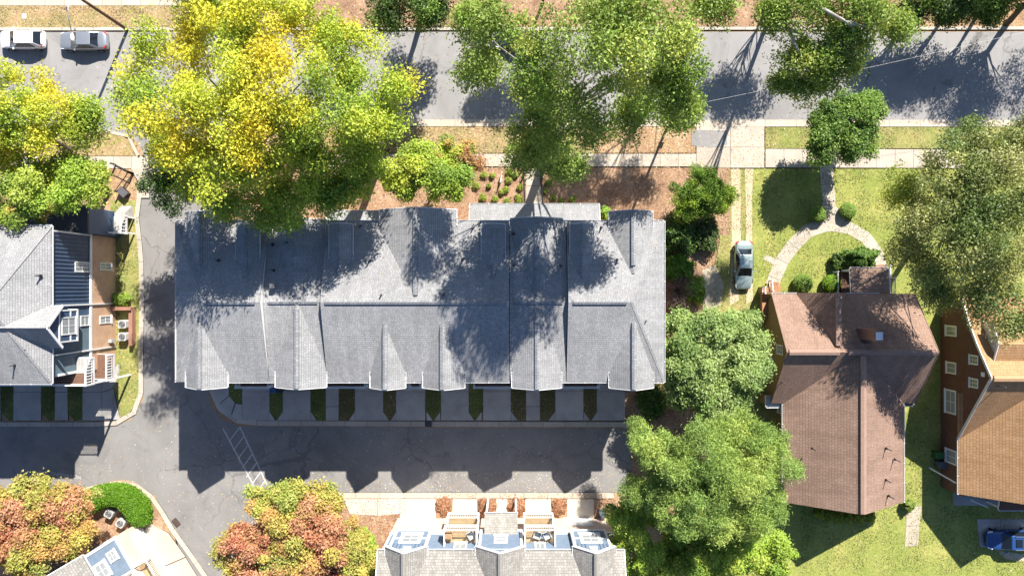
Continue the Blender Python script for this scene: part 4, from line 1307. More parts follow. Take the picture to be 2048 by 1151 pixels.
def car(px, py, ang, label, paint, style='sedan', L=4.7, Wd=1.8):
    """ang = heading of the nose, degrees from +X; profile lofted along the length"""
    o = thing('parked_car', P(px, py, 0), label, 'car', 'parked cars')
    c = P(px, py, 0) + Vector((0, 0, 0.02))
    rm = Matrix.Rotation(R(ang), 3, 'Z')
    def q(a, b, z): return c + rm @ Vector((a, b, 0)) + Vector((0, 0, z))
    h = L / 2
    w = Wd / 2
    tall = {'sedan': 1.45, 'hatch': 1.5, 'suv': 1.75}[style]
    belt = {'sedan': 0.95, 'hatch': 0.98, 'suv': 1.12}[style]
    hood = belt - 0.06
    # stations: x, half-width, bottom, top
    if style == 'sedan':
        st = [(-h, .74, .45, .72), (-h + .12, .86, .32, .93), (-h + .55, .95, .25, belt + .05), (-h + 1.0, .985, .22, belt + .03), (-.6, 1.0, .2, belt), (.5, 1.0, .2, belt), (h - 1.55, .985, .2, belt - .01), (h - 1.0, .965, .22, hood - .02), (h - .45, .92, .25, hood - .12), (h - .12, .82, .32, .66), (h, .68, .42, .55)]
    else:
        st = [(-h, .80, .45, belt - .12), (-h + .1, .90, .32, belt - .01), (-h + .5, .96, .25, belt), (-h + 1.0, .985, .22, belt), (-.6, 1.0, .2, belt), (.5, 1.0, .2, belt), (h - 1.45, .985, .2, belt - .01), (h - .95, .965, .22, hood - .02), (h - .42, .92, .25, hood - .10), (h - .1, .78, .32, belt - .26), (h, .58, .42, belt - .36)]
    m = MB()
    rings = []
    for x, hw, zb, zt in st:
        hw *= w
        zm = zb + (zt - zb) * 0.55
        pts = [(-hw * .86, zb), (-hw * .99, zb + (zt - zb) * .25), (-hw, zm), (-hw * .965, zb + (zt - zb) * .85), (-hw * .84, zt - .01), (-hw * .4, zt + .03), (hw * .4, zt + .03), (hw * .84, zt - .01), (hw * .965, zb + (zt - zb) * .85), (hw, zm), (hw * .99, zb + (zt - zb) * .25), (hw * .86, zb)]
        rings.append(len(m.v))
        m.v += [tuple(q(x, y, z)) for y, z in pts]
    n = 12
    for a, b in zip(rings, rings[1:]):
        for k in range(n):
            m.f.append((a + k, a + (k + 1) % n, b + (k + 1) % n, b + k))
    m.f.append(tuple(rings[0] + k for k in range(n)))
    m.f.append(tuple(rings[-1] + k for k in range(n)))
    body = m.build('body', paint, o, smooth=True)
    sub = body.modifiers.new('sub', 'SUBSURF'); sub.levels = 1; sub.render_levels = 2
    # greenhouse: base ring at belt, roof ring above
    if style == 'sedan':
        xr0, xr1, xb0, xb1 = -h + 1.45, h - 2.05, -h + .72, h - 1.28
    elif style == 'hatch':
        xr0, xr1, xb0, xb1 = -h + .75, h - 1.85, -h + .22, h - 1.12
    else:
        xr0, xr1, xb0, xb1 = -h + .55, h - 1.85, -h + .16, h - 1.25
    wb, wt = w * .93, w * .70
    bz = belt - .06
    B = [q(xb0, -wb * .9, bz), q(xb0 + .5, -wb, bz), q(xb1 - .5, -wb, bz), q(xb1, -wb * .86, bz), q(xb1, wb * .86, bz), q(xb1 - .5, wb, bz), q(xb0 + .5, wb, bz), q(xb0, wb * .9, bz)]
    T = [q(xr0, -wt * .9, tall - .06), q(xr0 + .3, -wt, tall - .04), q(xr1 - .3, -wt, tall - .03), q(xr1, -wt * .92, tall - .05), q(xr1, wt * .92, tall - .05), q(xr1 - .3, wt, tall - .03), q(xr0 + .3, wt, tall - .04), q(xr0, wt * .9, tall - .06)]
    m = MB(); m.hexa(B, T); cab = m.build('cabin', paint, o, bevel=0.04)
    m = MB()
    mid = (xr0 + xr1) / 2
    edge = [q(xr0 + .03, -wt * .84, tall - .045), q(xr0 + .3, -wt * .95, tall - .025), q(mid, -wt * .97, tall - .01), q(xr1 - .3, -wt * .95, tall - .015), q(xr1 - .03, -wt * .88, tall - .035)]
    edge2 = [q(xr1 - .03, wt * .88, tall - .035), q(xr1 - .3, wt * .95, tall - .015), q(mid, wt * .97, tall - .01), q(xr0 + .3, wt * .95, tall - .025), q(xr0 + .03, wt * .84, tall - .045)]
    top = q(mid, 0, tall + .035)
    ring = edge + edge2
    i0 = len(m.v)
    m.v += [tuple(p) for p in ring] + [tuple(top)]
    for k in range(len(ring)):
        m.f.append((i0 + k, i0 + (k + 1) % len(ring), i0 + len(ring)))
    m.build('roof_panel', paint, o, smooth=True)
    def pane(name, p4, inset=0.10, off=0.022):
        p4 = [Vector(p) for p in p4]
        cc = sum(p4, Vector()) / 4
        nn = (p4[1] - p4[0]).cross(p4[3] - p4[0]).normalized()
        if nn.dot(cc - q(0, 0, belt - .3)) < 0: nn = -nn
        g = [p + (cc - p) * inset + nn * off for p in p4]
        k = MB(); k.hexa([p - nn * 0.03 for p in g], g); k.build(name, 'car_glass', o)
    pane('windscreen', [B[3], B[4], T[4], T[3]], 0.06)
    pane('rear_window', [B[7], B[0], T[0], T[7]], 0.09)
    for s in (0, 1):
        b1, b2, t1, t2 = (B[1], B[2], T[1], T[2]) if s == 0 else (B[6], B[5], T[6], T[5])
        bm_, tm_ = (b1 + b2) / 2, (t1 + t2) / 2
        up = Vector((0, 0, .07))
        pane('side_window', [b1 + up, bm_ + up, tm_, t1], 0.07)
        pane('side_window', [bm_ + up, b2 + up, t2, tm_], 0.07)
    for s in (-1, 1):
        m = MB(); m.hexa([q(xb1 - .55, s * w * .98, belt), q(xb1 - .38, s * w * .98, belt), q(xb1 - .38, s * (w + .17), belt + .02), q(xb1 - .52, s * (w + .17), belt + .02)],
                         [q(xb1 - .55, s * w * .98, belt + .12), q(xb1 - .40, s * w * .98, belt + .12), q(xb1 - .40, s * (w + .17), belt + .13), q(xb1 - .52, s * (w + .17), belt + .13)]); m.build('mirror', paint, o)
        m = MB(); zl = st[-2][3] - .04
        m.hexa([q(h - .42, s * w * .62, zl - .05), q(h - .12, s * w * .60, zl - .10), q(h - .16, s * w * .82, zl - .10), q(h - .45, s * w * .90, zl - .04)],
               [q(h - .48, s * w * .64, zl + .10), q(h - .11, s * w * .60, zl + .0), q(h - .15, s * w * .83, zl + .0), q(h - .52, s * w * .90, zl + .11)]); m.build('headlight', 'head_lamp', o)
        m = MB(); zt = st[1][3]
        m.hexa([q(-h + .03, s * w * .60, zt - .25), q(-h + .25, s * w * .93, zt - .25), q(-h + .32, s * w * .80, zt - .2), q(-h + .1, s * w * .55, zt - .2)],
               [q(-h + .05, s * w * .60, zt - .03), q(-h + .28, s * w * .935, zt - .04), q(-h + .34, s * w * .80, zt + .0), q(-h + .14, s * w * .55, zt + .0)]); m.build('tail_light', 'tail_lamp', o)
        for x in (-h + .92, h - .9):
            m = MB(); m.tube([q(x, s * (w - .22), .32), q(x, s * (w + .012), .32)], [.325, .325], 18); wl = m.build('wheel', 'tyre', o)
            m = MB(); m.tube([q(x, s * (w - .05), .32), q(x, s * (w + .02), .32)], [.20, .21], 14); m.build('rim', 'rim', wl)
    m = MB(); m.hexa([q(h - .06, -.42, .40), q(h + .012, -.40, .40), q(h + .012, .40, .40), q(h - .06, .42, .40)], [q(h - .08, -.42, .54), q(h + .0, -.40, .54), q(h + .0, .40, .54), q(h - .08, .42, .54)]); m.build('grille', 'grille', o)
    if style == 'suv':
        m = MB(); m.hexa([q(xr1 - .95, -wt * .55, tall + .02), q(xr1 - .35, -wt * .55, tall + .02), q(xr1 - .35, wt * .55, tall + .02), q(xr1 - .95, wt * .55, tall + .02)], [q(xr1 - .95, -wt * .55, tall + .045), q(xr1 - .35, -wt * .55, tall + .045), q(xr1 - .35, wt * .55, tall + .045), q(xr1 - .95, wt * .55, tall + .045)]); m.build('sunroof', 'car_glass', o)
        for s in (-1, 1):
            m = MB(); m.bar(q(xr0 + .2, s * wt * .93, tall + .05), q(xr1 - .3, s * wt * .93, tall + .06), .04, .04); m.build('roof_rail', 'rim', o)
    if style == 'sedan' and paint == 'paint_silver':
        m = MB(); m.hexa([q(xr0 + .12, -wt * .62, tall + .012), q(xr0 + .72, -wt * .62, tall + .02), q(xr0 + .72, wt * .62, tall + .02), q(xr0 + .12, wt * .62, tall + .012)], [q(xr0 + .12, -wt * .62, tall + .028), q(xr0 + .72, -wt * .62, tall + .04), q(xr0 + .72, wt * .62, tall + .04), q(xr0 + .12, wt * .62, tall + .028)])
    return o
car(55, 84, 180, 'white hatchback parked at the top left corner of the street', 'paint_white', 'hatch', 4.4, 1.82)
car(176, 86.5, 180, 'silver sedan parked under the street lamp arm', 'paint_silver', 'sedan', 4.8, 1.83)
car(1483, 530, -90, 'pale silver green sedan parked on the grass wheel tracks', 'paint_mint', 'sedan', 4.75, 1.8)
car(2012, 1073, 180, 'dark blue sport utility car on the drive at the bottom right', 'paint_navy', 'suv', 4.9, 1.95)
car(1035, 84, 180, 'dark car mostly hidden beneath the large street oak', 'paint_dark', 'hatch', 4.5, 1.8)

# ------------------------------------------------------------------ poles, wires and small street things
up = thing('utility_pole', P(255, 62, 0), 'brown wooden utility pole with long white lamp arm at the top left', 'pole')
pb = P(255, 60, 0)
m = MB(); m.tube([pb, pb + Vector((0, 0, 12))], [0.16, 0.11], 12); m.build('pole', 'pole_wood', up, smooth=True)
m = MB(); m.bar(pb + Vector((-1.1, 0, 11.2)), pb + Vector((1.1, 0, 11.2)), 0.12, 0.12); m.build('crossarm', 'pole_wood', up)
lh_ = P(146, 76, 8.6)
m = MB(); m.tube([pb + Vector((0, 0, 9.9)), pb + Vector((0, -1.6, 9.6)), lh_ + Vector((0, 0.3, 0.15))], [0.05, 0.045, 0.04], 8); a = m.build('lamp_arm', 'light_metal', up, smooth=True)
m = MB(); m.tube([pb + Vector((0, 0, 9.2)), pb + Vector((0, -2.0, 9.42))], [0.025, 0.025], 6); m.build('arm_brace', 'light_metal', up)
def lamp_head(p, d, parent):
    m = MB(); d = Vector(d).normalized()
    pts = [p - d * 0.1, p + d * 0.05, p + d * 0.3, p + d * 0.55, p + d * 0.68]
    m.tube(pts, [0.05, 0.13, 0.17, 0.14, 0.03], 12); return m.build('lamp_head', 'white_trim', parent, smooth=True)
lamp_head(lh_ + Vector((0, 0.3, 0.12)), (0.05, -1, -0.05), up)
gw = MB()
for s in (-1, 1): pass
wire_end = P(-60, 90, 5.0)
m = MB(); m.tube([pb + Vector((0, 0, 8.6)), P(255, 62, 0) + Vector((-22, -0.6, 7.2))], [0.02, 0.02], 5); m.build('cable', 'dark_metal', up)
up2 = thing('utility_pole', P(1332, 259, 0), 'wooden utility pole with lamp arm poking out right of the large street oak', 'pole')
pb2 = P(1332, 259, 0)
m = MB(); m.tube([pb2, pb2 + Vector((0, 0, 9.2))], [0.13, 0.09], 12); m.build('pole', 'pole_wood', up2, smooth=True)
l2 = P(1404, 128, 8.6)
m = MB(); m.tube([pb2 + Vector((0, 0, 8.4)), (pb2 + Vector((0, 0, 8.6)) + l2) / 2 + Vector((0, 0, 0.25)), l2], [0.05, 0.045, 0.035], 8); m.build('lamp_arm', 'light_metal', up2, smooth=True)
lamp_head(l2, (0.1, 1, 0), up2)
# overhead line from that pole to the right
m = MB()
pA, pB_ = pb2 + Vector((0, 0, 8.9)), P(2150, 40, 8.8)
pA = P(1300, 226, 8.6)
pts = [pA + (pB_ - pA) * t + Vector((0, 0, -1.1 * 4 * t * (1 - t))) for t in [i / 16 for i in range(17)]]
m.tube(pts, [0.010] * 17, 5)
m.build('overhead_cable', 'unit_grey', label='thin pale overhead cable crossing the street at the upper right', cat='cable')
# fallen bits: white utility cover on the verge, manhole in the street
m = MB(); m.gbox(gp(46, 0)[0], gp(54, 0)[0], gp(0, 28)[1], gp(0, 38)[1], 0.06, 0.13)
m.build('utility_cover', 'white_trim', label='small white utility cover on the dry verge at the top left', cat='cover')
mh = thing('manhole', P(911, 154, 0), 'round manhole cover set in a ring in the street', 'manhole')
k = MB(); k.cyl(P(911, 154), 0.62, 0.002, 0.009, 28); k.build('ring', 'street_asphalt', mh)
k = MB(); k.cyl(P(911, 154), 0.36, 0.003, 0.016, 24); k.build('cover', 'manhole_grey', mh)
dr = thing('drain_grate', P(857, 846), 'dark drain grate in the kerb below the townhouse row', 'drain')
k = MB(); k.gbox(gp(850, 0)[0], gp(864, 0)[0], gp(0, 842)[1], gp(0, 852)[1], 0.08, 0.119); k.build('frame', 'dark_metal', dr)
for i in range(6):
    k = MB(); x = gp(851.5 + i * 2.2, 0)[0]; k.gbox(x, x + 0.8, gp(0, 843)[1], gp(0, 851)[1], 0.1, 0.128); k.build('bar', 'pipe_grey', dr)
dr2 = thing('drain_grate', P(353, 1043), 'brown drain grate in the kerb by the turned townhouse', 'drain')
k = MB(); c0 = P(353, 1043); d0 = Vector((0.62, -0.78, 0)); s0 = Vector((0.78, 0.62, 0))
k.bar(c0 - d0 * 0.4 + Vector((0, 0, 0.1)), c0 + d0 * 0.4 + Vector((0, 0, 0.1)), 0.5, 0.05); k.build('frame', 'dark_metal', dr2)
for i in range(5):
    k = MB(); q0 = c0 + d0 * (-0.32 + 0.16 * i) + Vector((0, 0, 0.13)); k.bar(q0 - s0 * 0.22, q0 + s0 * 0.22, 0.06, 0.02); k.build('bar', 'deck_wood', dr2)
# entry gate railings and signpost in the front bed
er = thing('stair_railing', P(1049, 380), 'left dark metal railing beside the front walk', 'railing', 'railings of the front walk')
railing(P(1048, 350), P(1050, 412), 0.1, er, 0.95, 0.3, 'dark_metal', wide=0.05, bal=0.02)
er = thing('stair_railing', P(1084, 380), 'right dark metal railing beside the front walk', 'railing', 'railings of the front walk')
railing(P(1082, 350), P(1086, 412), 0.1, er, 0.95, 0.3, 'dark_metal', wide=0.05, bal=0.02)
sg = thing('sign_board', P(1003, 365), 'slim white sign board standing in the front bed', 'sign')
k = MB(); k.bar(P(1001, 366) + Vector((0, 0, 0.5)), P(1004, 348) + Vector((0, 0, 0.5)), 0.06, 0.9); k.build('panel', 'white_trim', sg)
for a in (P(1001, 366), P(1004, 348)):
    k = MB(); k.bar(a, a + Vector((0, 0, 1.05)), 0.09, 0.09); k.build('post', 'white_trim', sg)
fn = thing('metal_fence', P(255, 350), 'thin black metal railing zigzagging by the corner path', 'fence')
fp = [P(233, 330), P(268, 347), P(241, 385)]
for a, b in zip(fp, fp[1:]):
    railing(a, b, 0.1, fn, 0.9, 0.5, 'dark_metal', wide=0.06, bal=0.03)
bx = thing('utility_box', P(253, 384), 'dark square utility box on bare soil by the corner railing', 'box')
k = MB(); c0 = P(253, 386); k.bar(c0 + Vector((-0.3, 0.3, 0.4)), c0 + Vector((0.3, -0.3, 0.4)), 0.6, 0.7); k.build('cabinet', 'dark_metal', bx)
k = MB(); k.bar(c0 + Vector((-0.33, 0.33, 0.77)), c0 + Vector((0.33, -0.33, 0.77)), 0.66, 0.04); k.build('lid', 'pipe_grey', bx)
fs = thing('front_sign', P(1337, 246), 'small white roadside sign at the verge below the large oak', 'sign')
k = MB(); k.tube([P(1337, 252), P(1337, 252) + Vector((0, 0, 2.2))], [0.03, 0.03], 6); k.build('post', 'unit_grey', fs)
k = MB(); k.bar(P(1337, 252) + Vector((-0.25, 0.04, 2.0)), P(1337, 252) + Vector((0.25, 0.04, 2.0)), 0.02, 0.6); k.build('plate', 'white_trim', fs)

# furniture on the southern decks
def patio_chair(p, rot, label, mat='white_trim'):
    o = thing('patio_chair', p, label, 'chair', 'chairs on the townhouse decks')
    rm = Matrix.Rotation(R(rot), 3, 'Z')
    def q(a, b, z): return Vector(p) + rm @ Vector((a, b, 0)) + Vector((0, 0, z))
    m = MB(); m.hexa([q(-.28, -.28, .38), q(.28, -.28, .38), q(.28, .28, .36), q(-.28, .28, .36)], [q(-.28, -.28, .44), q(.28, -.28, .44), q(.28, .28, .42), q(-.28, .28, .42)]); m.build('seat', mat, o)
    m = MB(); m.hexa([q(-.28, .26, .40), q(.28, .26, .40), q(.28, .32, .40), q(-.28, .32, .40)], [q(-.28, .50, .95), q(.28, .50, .95), q(.28, .55, .93), q(-.28, .55, .93)]); m.build('backrest', mat, o)
    for s in (-.3, .3):
        m = MB(); m.bar(q(s, -.26, .6), q(s, .4, .62), .07, .03); m.build('armrest', mat, o)
        for b in (-.24, .26):
            m = MB(); m.bar(q(s, b, 0), q(s, b, .6), .05, .05); m.build('leg', mat, o)
zdk = 6.8
patio_chair(FS.p(ss(-72), 0.75, zdk), 30, 'pale patio chair at the right end of the left upper deck', 'unit_grey')
patio_chair(FS.p(ss(45), 0.75, zdk), -20, 'left patio chair on the right upper deck of the bottom row', 'unit_grey')
patio_chair(FS.p(ss(64), 0.75, zdk), 25, 'right patio chair on the right upper deck of the bottom row', 'unit_grey')
gr = thing('patio_planter', FS.p(ss(-115), 0.8, zdk), 'tan square planter on the left upper deck of the bottom row', 'planter')
c0 = FS.p(ss(-115), 0.8, zdk)
k = MB(); k.bar(c0 + Vector((-.35, 0, .3)), c0 + Vector((.35, 0, .3)), 0.65, 0.6); k.build('tub', 'pale_wood', gr)
k = MB(); k.bar(c0 + Vector((-.3, 0, .62)), c0 + Vector((.3, 0, .62)), 0.55, 0.05); k.build('soil', 'bare_soil', gr)
tb = thing('patio_table', FS.p(ss(52), 0.7, zdk), 'small blue topped table between two chairs on the deck', 'table')
c0 = FS.p(ss(54.5), 0.8, zdk)
k = MB(); k.cyl(c0, 0.28, zdk + 0.48, zdk + 0.52, 16); k.build('table_top', 'blue_grey_lap', tb)
k = MB(); k.cyl(c0, 0.04, zdk, zdk + 0.48, 8); k.build('leg', 'dark_metal', tb)
patio_chair(FN.p(5.9, 0.6, zdk), -60 , 'upper white rounded chair on the deck of the turned townhouse')
patio_chair(FN.p(4.0, 0.7, zdk), -60, 'lower white rounded chair on the deck of the turned townhouse')
tb = thing('patio_table', FN.p(4.9, 0.7, zdk), 'dark round table between the white chairs on the turned deck', 'table')
c0 = FN.p(4.95, 0.75, zdk)
k = MB(); k.cyl(c0, 0.36, zdk + 0.60, zdk + 0.64, 18); k.build('table_top', 'dark_metal', tb)
k = MB(); k.cyl(c0, 0.05, zdk, zdk + 0.60, 8); k.build('leg', 'dark_metal', tb)
k = MB()

# ------------------------------------------------------------------ vegetation
def leaf_mesh(name, centres, outward, size, aspect, tint, mat, parent, flat=0.55, **kw):
    """diamond leaf sprays: centres (n,3), outward (n,3) unit-ish, tint (n,3)"""
    n = len(centres)
    nrm = RNG.normal(size=(n, 3))
    nrm /= np.linalg.norm(nrm, axis=1, keepdims=True)
    nrm = nrm * (1 - flat) + outward * flat * 0.6 + np.array([0.05, 0.12, 0.6]) * flat
    nrm /= np.linalg.norm(nrm, axis=1, keepdims=True) + 1e-9
    t = np.cross(nrm, RNG.normal(size=(n, 3)))
    t /= np.linalg.norm(t, axis=1, keepdims=True) + 1e-9
    b = np.cross(nrm, t)
    L = (size * RNG.uniform(0.6, 1.35, n))[:, None]
    Wd = L * aspect
    droop = nrm * (-0.12 * L)
    v = np.empty((n, 3, 3))
    v[:, 0] = centres - t * L * 0.5 - b * Wd * 0.5 + droop
    v[:, 1] = centres - t * L * 0.35 + b * Wd * 0.6
    v[:, 2] = centres + t * L * 0.62 + droop
    me = bpy.data.meshes.new(name)
    me.vertices.add(n * 3)
    me.vertices.foreach_set('co', v.reshape(-1).astype(np.float32))
    me.loops.add(n * 3)
    me.loops.foreach_set('vertex_index', np.arange(n * 3, dtype=np.int32))
    me.polygons.add(n)
    me.polygons.foreach_set('loop_start', np.arange(0, n * 3, 3, dtype=np.int32))
    me.polygons.foreach_set('loop_total', np.full(n, 3, dtype=np.int32))
    at = me.attributes.new('tint', 'FLOAT_COLOR', 'FACE')
    at.data.foreach_set('color', np.concatenate([np.clip(tint, 0.002, 0.95), np.ones((n, 1))], 1).reshape(-1).astype(np.float32))
    me.update(calc_edges=True)
    me.materials.append(MATS[mat])
    o = bpy.data.objects.new(name, me)
    COL.objects.link(o)
    if parent is not None:
        o.parent = parent
        o.matrix_parent_inverse = parent.matrix_basis.inverted()
    tag(o, kw.get('label'), kw.get('cat'), kw.get('group'), kw.get('kind'))
    return o

PHS = RNG.uniform(0, 6.28, 3)
def crown_points(ells, pal, puff, per, dens=1.0, shell=0.55, leaf_fill=0.75, palettes=None, flatz=0.7):
    """ells: (px, py, z, rx_px, ry_px, rz_m[, palette]) ; returns leaf centres, outward, tint, puff centres"""
    C, O, T, PC = [], [], [], []
    for e in ells:
        px, py, z, rx, ry, rz = e[:6]
        pl = e[6] if len(e) > 6 else pal
        c = np.array(P(px, py, z))
        s = (HC - z) / HC / K
        rx, ry = rx * s, ry * s
        puff_ = puff * 1.22
        n = int(max(12, dens * (1.9 if puff > 0.65 else 2.6) * (rx * ry) / (puff_ * puff_)))
        d = RNG.normal(size=(n, 3))
        d[:, 2] = np.abs(d[:, 2]) * np.where(RNG.random(n) < 0.8, 1, -0.6)
        d /= np.linalg.norm(d, axis=1, keepdims=True)
        ang = np.arctan2(d[:, 1], d[:, 0])
        ph = RNG.uniform(0, 6.28, 3)
        wob = 1 + 0.10 * np.sin(3 * ang + ph[0]) + 0.09 * np.sin(5 * ang + ph[1]) + 0.06 * np.sin(9 * ang + ph[2])
        rad = RNG.uniform(shell, 1.0, n) * wob
        pc = c + d * rad[:, None] * np.array([max(0.3, rx - puff * 0.5), max(0.3, ry - puff * 0.5), rz])
        pr = puff_ * RNG.uniform(0.5, 1.3, n)
        w = np.array([q[0] for q in pl], float); w /= w.sum()
        cols = np.array([q[1] for q in pl], float)
        fld = np.sin(pc[:, 0] * 0.9 + PHS[0]) + np.sin(pc[:, 1] * 0.8 + PHS[1]) + 0.8 * np.sin(pc[:, 0] * 0.55 - pc[:, 1] * 0.6 + PHS[2]) + 0.5 * np.sin(pc[:, 2] * 1.4) + RNG.normal(0, 0.55, n)
        rank = np.clip(np.argsort(np.argsort(fld)) / n + RNG.normal(0, 0.05, n), 0, 0.999)
        ci = np.searchsorted(np.cumsum(w), rank)
        ci = np.clip(ci, 0, len(pl) - 1)
        for i in range(n):
            k = int(per * (pr[i] / puff) ** 2)
            dd = RNG.normal(size=(k, 3))
            dd /= np.linalg.norm(dd, axis=1, keepdims=True)
            rr = RNG.random(k) ** (leaf_fill * 0.45)
            rr = rr * np.where(RNG.random(k) < 0.3, RNG.uniform(1.0, 1.6, k), 1.0)
            C.append(pc[i] + dd * rr[:, None] * pr[i] * np.array([1, 1, flatz]))
            O.append(dd)
            base = cols[ci[i]] * RNG.uniform(0.82, 1.15)
            alt = cols[RNG.choice(len(pl), size=k, p=w)]
            f = (RNG.random(k) * 0.5)[:, None]
            T.append((base * (1 - f) + alt * f) * RNG.uniform(0.75, 1.25, (k, 1)))
        PC.append(pc)
    return np.concatenate(C), np.concatenate(O), np.concatenate(T), np.concatenate(PC)

def limb_path(a, b, sag=0.0, n=5, wig=0.25):
    a = Vector(a); b = Vector(b)
    pts = []
    for i in range(n + 1):
        t = i / n
        p = a.lerp(b, t)
        if 0 < i < n:
            p += Vector((random.uniform(-wig, wig), random.uniform(-wig, wig), sag * math.sin(math.pi * t)))
        pts.append(p)
    return pts

LEAVES = 0
def tree(name, label, base, ells, pal, puff=1.0, per=120, size=0.24, aspect=0.55, dens=1.0, mat='leaf', trunk_r=0.25, barkm='bark_brown', limbs=14, group='trees', cat='tree', shell=0.5, limb_r=None, fork=0.45, flatz=0.7, flat=0.55, leaf_fill=0.75):
    b = P(*base, 0)
    o = thing(name, b, label, cat, group)
    C, O, T, PC = crown_points(ells, pal, puff, int(per * 2.75), dens * 1.2, shell, leaf_fill, flatz=flatz)
    global LEAVES
    LEAVES += len(C)
    leaf_mesh('crown', C, O, size * 0.70, aspect * 1.3, T, mat, o, flat)
    ctr = Vector(PC.mean(axis=0))
    zf = max(0.4, ctr.z * fork)
    top = Vector((b.x + (ctr.x - b.x) * 0.35, b.y + (ctr.y - b.y) * 0.35, zf))
    m = MB()
    m.tube([b - Vector((0, 0, 0.1)), b + Vector((0, 0, zf * 0.12)), b.lerp(top, 0.5), top], [trunk_r * 1.5, trunk_r * 1.1, trunk_r * 0.95, trunk_r * 0.8], 9)
    m.tube(limb_path(top, ctr + Vector((0, 0, 0.4)), 0.2), [trunk_r * f for f in (0.7, 0.6, 0.48, 0.36, 0.25, 0.15)], 7)
    idx = RNG.choice(len(PC), size=min(limbs, len(PC)), replace=False)
    lr = limb_r or trunk_r * 0.42
    for i in idx:
        e = Vector(PC[i])
        st = b.lerp(top, random.uniform(0.75, 1.0)) if random.random() < 0.6 else top.lerp(ctr, random.uniform(0, 0.6))
        m.tube(limb_path(st, e, 0.25), [lr * f for f in (1.0, 0.85, 0.65, 0.45, 0.3, 0.12)], 5)
    m.build('trunk', barkm, o, smooth=True)
    return o

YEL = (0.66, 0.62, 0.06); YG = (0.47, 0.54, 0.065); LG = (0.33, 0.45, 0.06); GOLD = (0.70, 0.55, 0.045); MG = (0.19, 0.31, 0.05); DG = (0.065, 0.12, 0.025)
OLV = (0.28, 0.35, 0.08); GRY = (0.36, 0.45, 0.17); RED = (0.46, 0.16, 0.11); PINK = (0.56, 0.27, 0.17); ORG = (0.56, 0.36, 0.12); RUST = (0.42, 0.22, 0.11); BRT = (0.2, 0.38, 0.03)

P_YEL = [(0.3, GOLD), (3.5, YEL), (4, YG), (1.5, LG)]
P_YG = [(2, YG), (4, LG), (1, YEL), (1.5, MG)]
P_GOLD = [(0.8, GOLD), (4, YEL), (3.5, YG)]
P_MID = [(4, LG), (3, MG), (1.5, YG), (1, OLV)]
P_OAK = [(4, (0.24, 0.33, 0.075)), (3, (0.30, 0.40, 0.085)), (2.5, MG), (1.2, (0.42, 0.47, 0.11))]
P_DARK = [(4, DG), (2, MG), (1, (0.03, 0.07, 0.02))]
P_MAPLE = [(3, YG), (3, MG), (2, LG), (1, ORG)]
P_RUST = [(3, RUST), (2, ORG), (1, MG)]
P_PALE = [(2, (0.40, 0.50, 0.19)), (4, (0.30, 0.40, 0.13)), (2.5, (0.19, 0.29, 0.08))]
P_PINE = [(2.5, (0.42, 0.51, 0.12)), (4, (0.29, 0.41, 0.09)), (3, (0.19, 0.30, 0.07)), (0.4, (0.46, 0.38, 0.12))]
P_RED = [(2.2, RED), (3.5, PINK), (1.5, RUST), (3.5, ORG), (2.5, (0.50, 0.44, 0.10)), (3.5, (0.40, 0.42, 0.09)), (1.5, (0.28, 0.36, 0.08))]
P_REDG = [(2, PINK), (3.5, ORG), (1.5, (0.52, 0.45, 0.10)), (4, (0.42, 0.44, 0.09)), (2, (0.29, 0.38, 0.08))]
P_BRIGHT = [(4, (0.32, 0.46, 0.06)), (3, (0.42, 0.50, 0.08)), (2, (0.2, 0.33, 0.05))]

tree('street_oak', 'huge yellow street oak over the street and the left of the townhouse row', (600, 296), [
    (440, 90, 18, 125, 105, 3, P_YEL), (330, 120, 17, 95, 70, 2.2, P_YEL), (400, 235, 20, 135, 95, 3, P_GOLD), (305, 215, 18, 90, 55, 2.2, P_YG), (345, 300, 17, 85, 62, 2.2, P_YG),
    (530, 50, 18, 110, 75, 3, P_YEL), (560, 165, 20.5, 120, 100, 3, P_GOLD), (640, 60, 18, 90, 70, 2.6, P_YEL), (430, 330, 18.2, 110, 75, 2.4, P_YEL), (480, 235, 20.5, 80, 80, 2.6, P_GOLD), (400, 10, 17, 90, 50, 2.2, P_YG), (600, 280, 18.6, 75, 60, 2.4, P_YG), (520, 300, 19, 70, 60, 2.2, P_YEL)], P_YEL, 0.9, 110, 0.27, 0.5, dens=0.85, trunk_r=0.42, limbs=30, limb_r=0.12, flat=0.45)
tree('street_oak', 'yellow green street oak right of the huge yellow one', (770, 298), [
    (700, 105, 17, 80, 85, 2.6, P_YG), (745, 180, 18, 100, 80, 2.6, P_YG), (660, 235, 19.5, 110, 90, 2.8, P_YG), (740, 260, 18, 75, 55, 2.2, P_YG), (690, 325, 17, 85, 52, 2.2, P_MID), (630, 320, 17, 70, 60, 2, P_MID), (725, 350, 14, 55, 42, 1.8, P_MID), (650, 385, 14, 60, 38, 1.6, P_MID)], P_YG, 0.9, 100, 0.26, 0.5, dens=0.85, trunk_r=0.38, limbs=22, flat=0.45)
tree('green_tree', 'dark green tree hanging over the upper left of the grey roof', (560, 420), [
    (510, 390, 15, 105, 58, 2, P_MID), (590, 405, 14.5, 80, 50, 1.8, P_MID), (420, 375, 15, 88, 50, 2, P_MID), (590, 345, 16.5, 85, 55, 2, P_YG), (500, 340, 17, 80, 45, 2, P_YG), (690, 375, 13.5, 68, 40, 1.8, P_MID), (560, 432, 13.5, 75, 32, 1.4, P_MID), (470, 415, 14, 60, 30, 1.4, P_MID)], P_MID, 0.85, 85, 0.25, 0.5, dens=0.68, trunk_r=0.3, limbs=16)
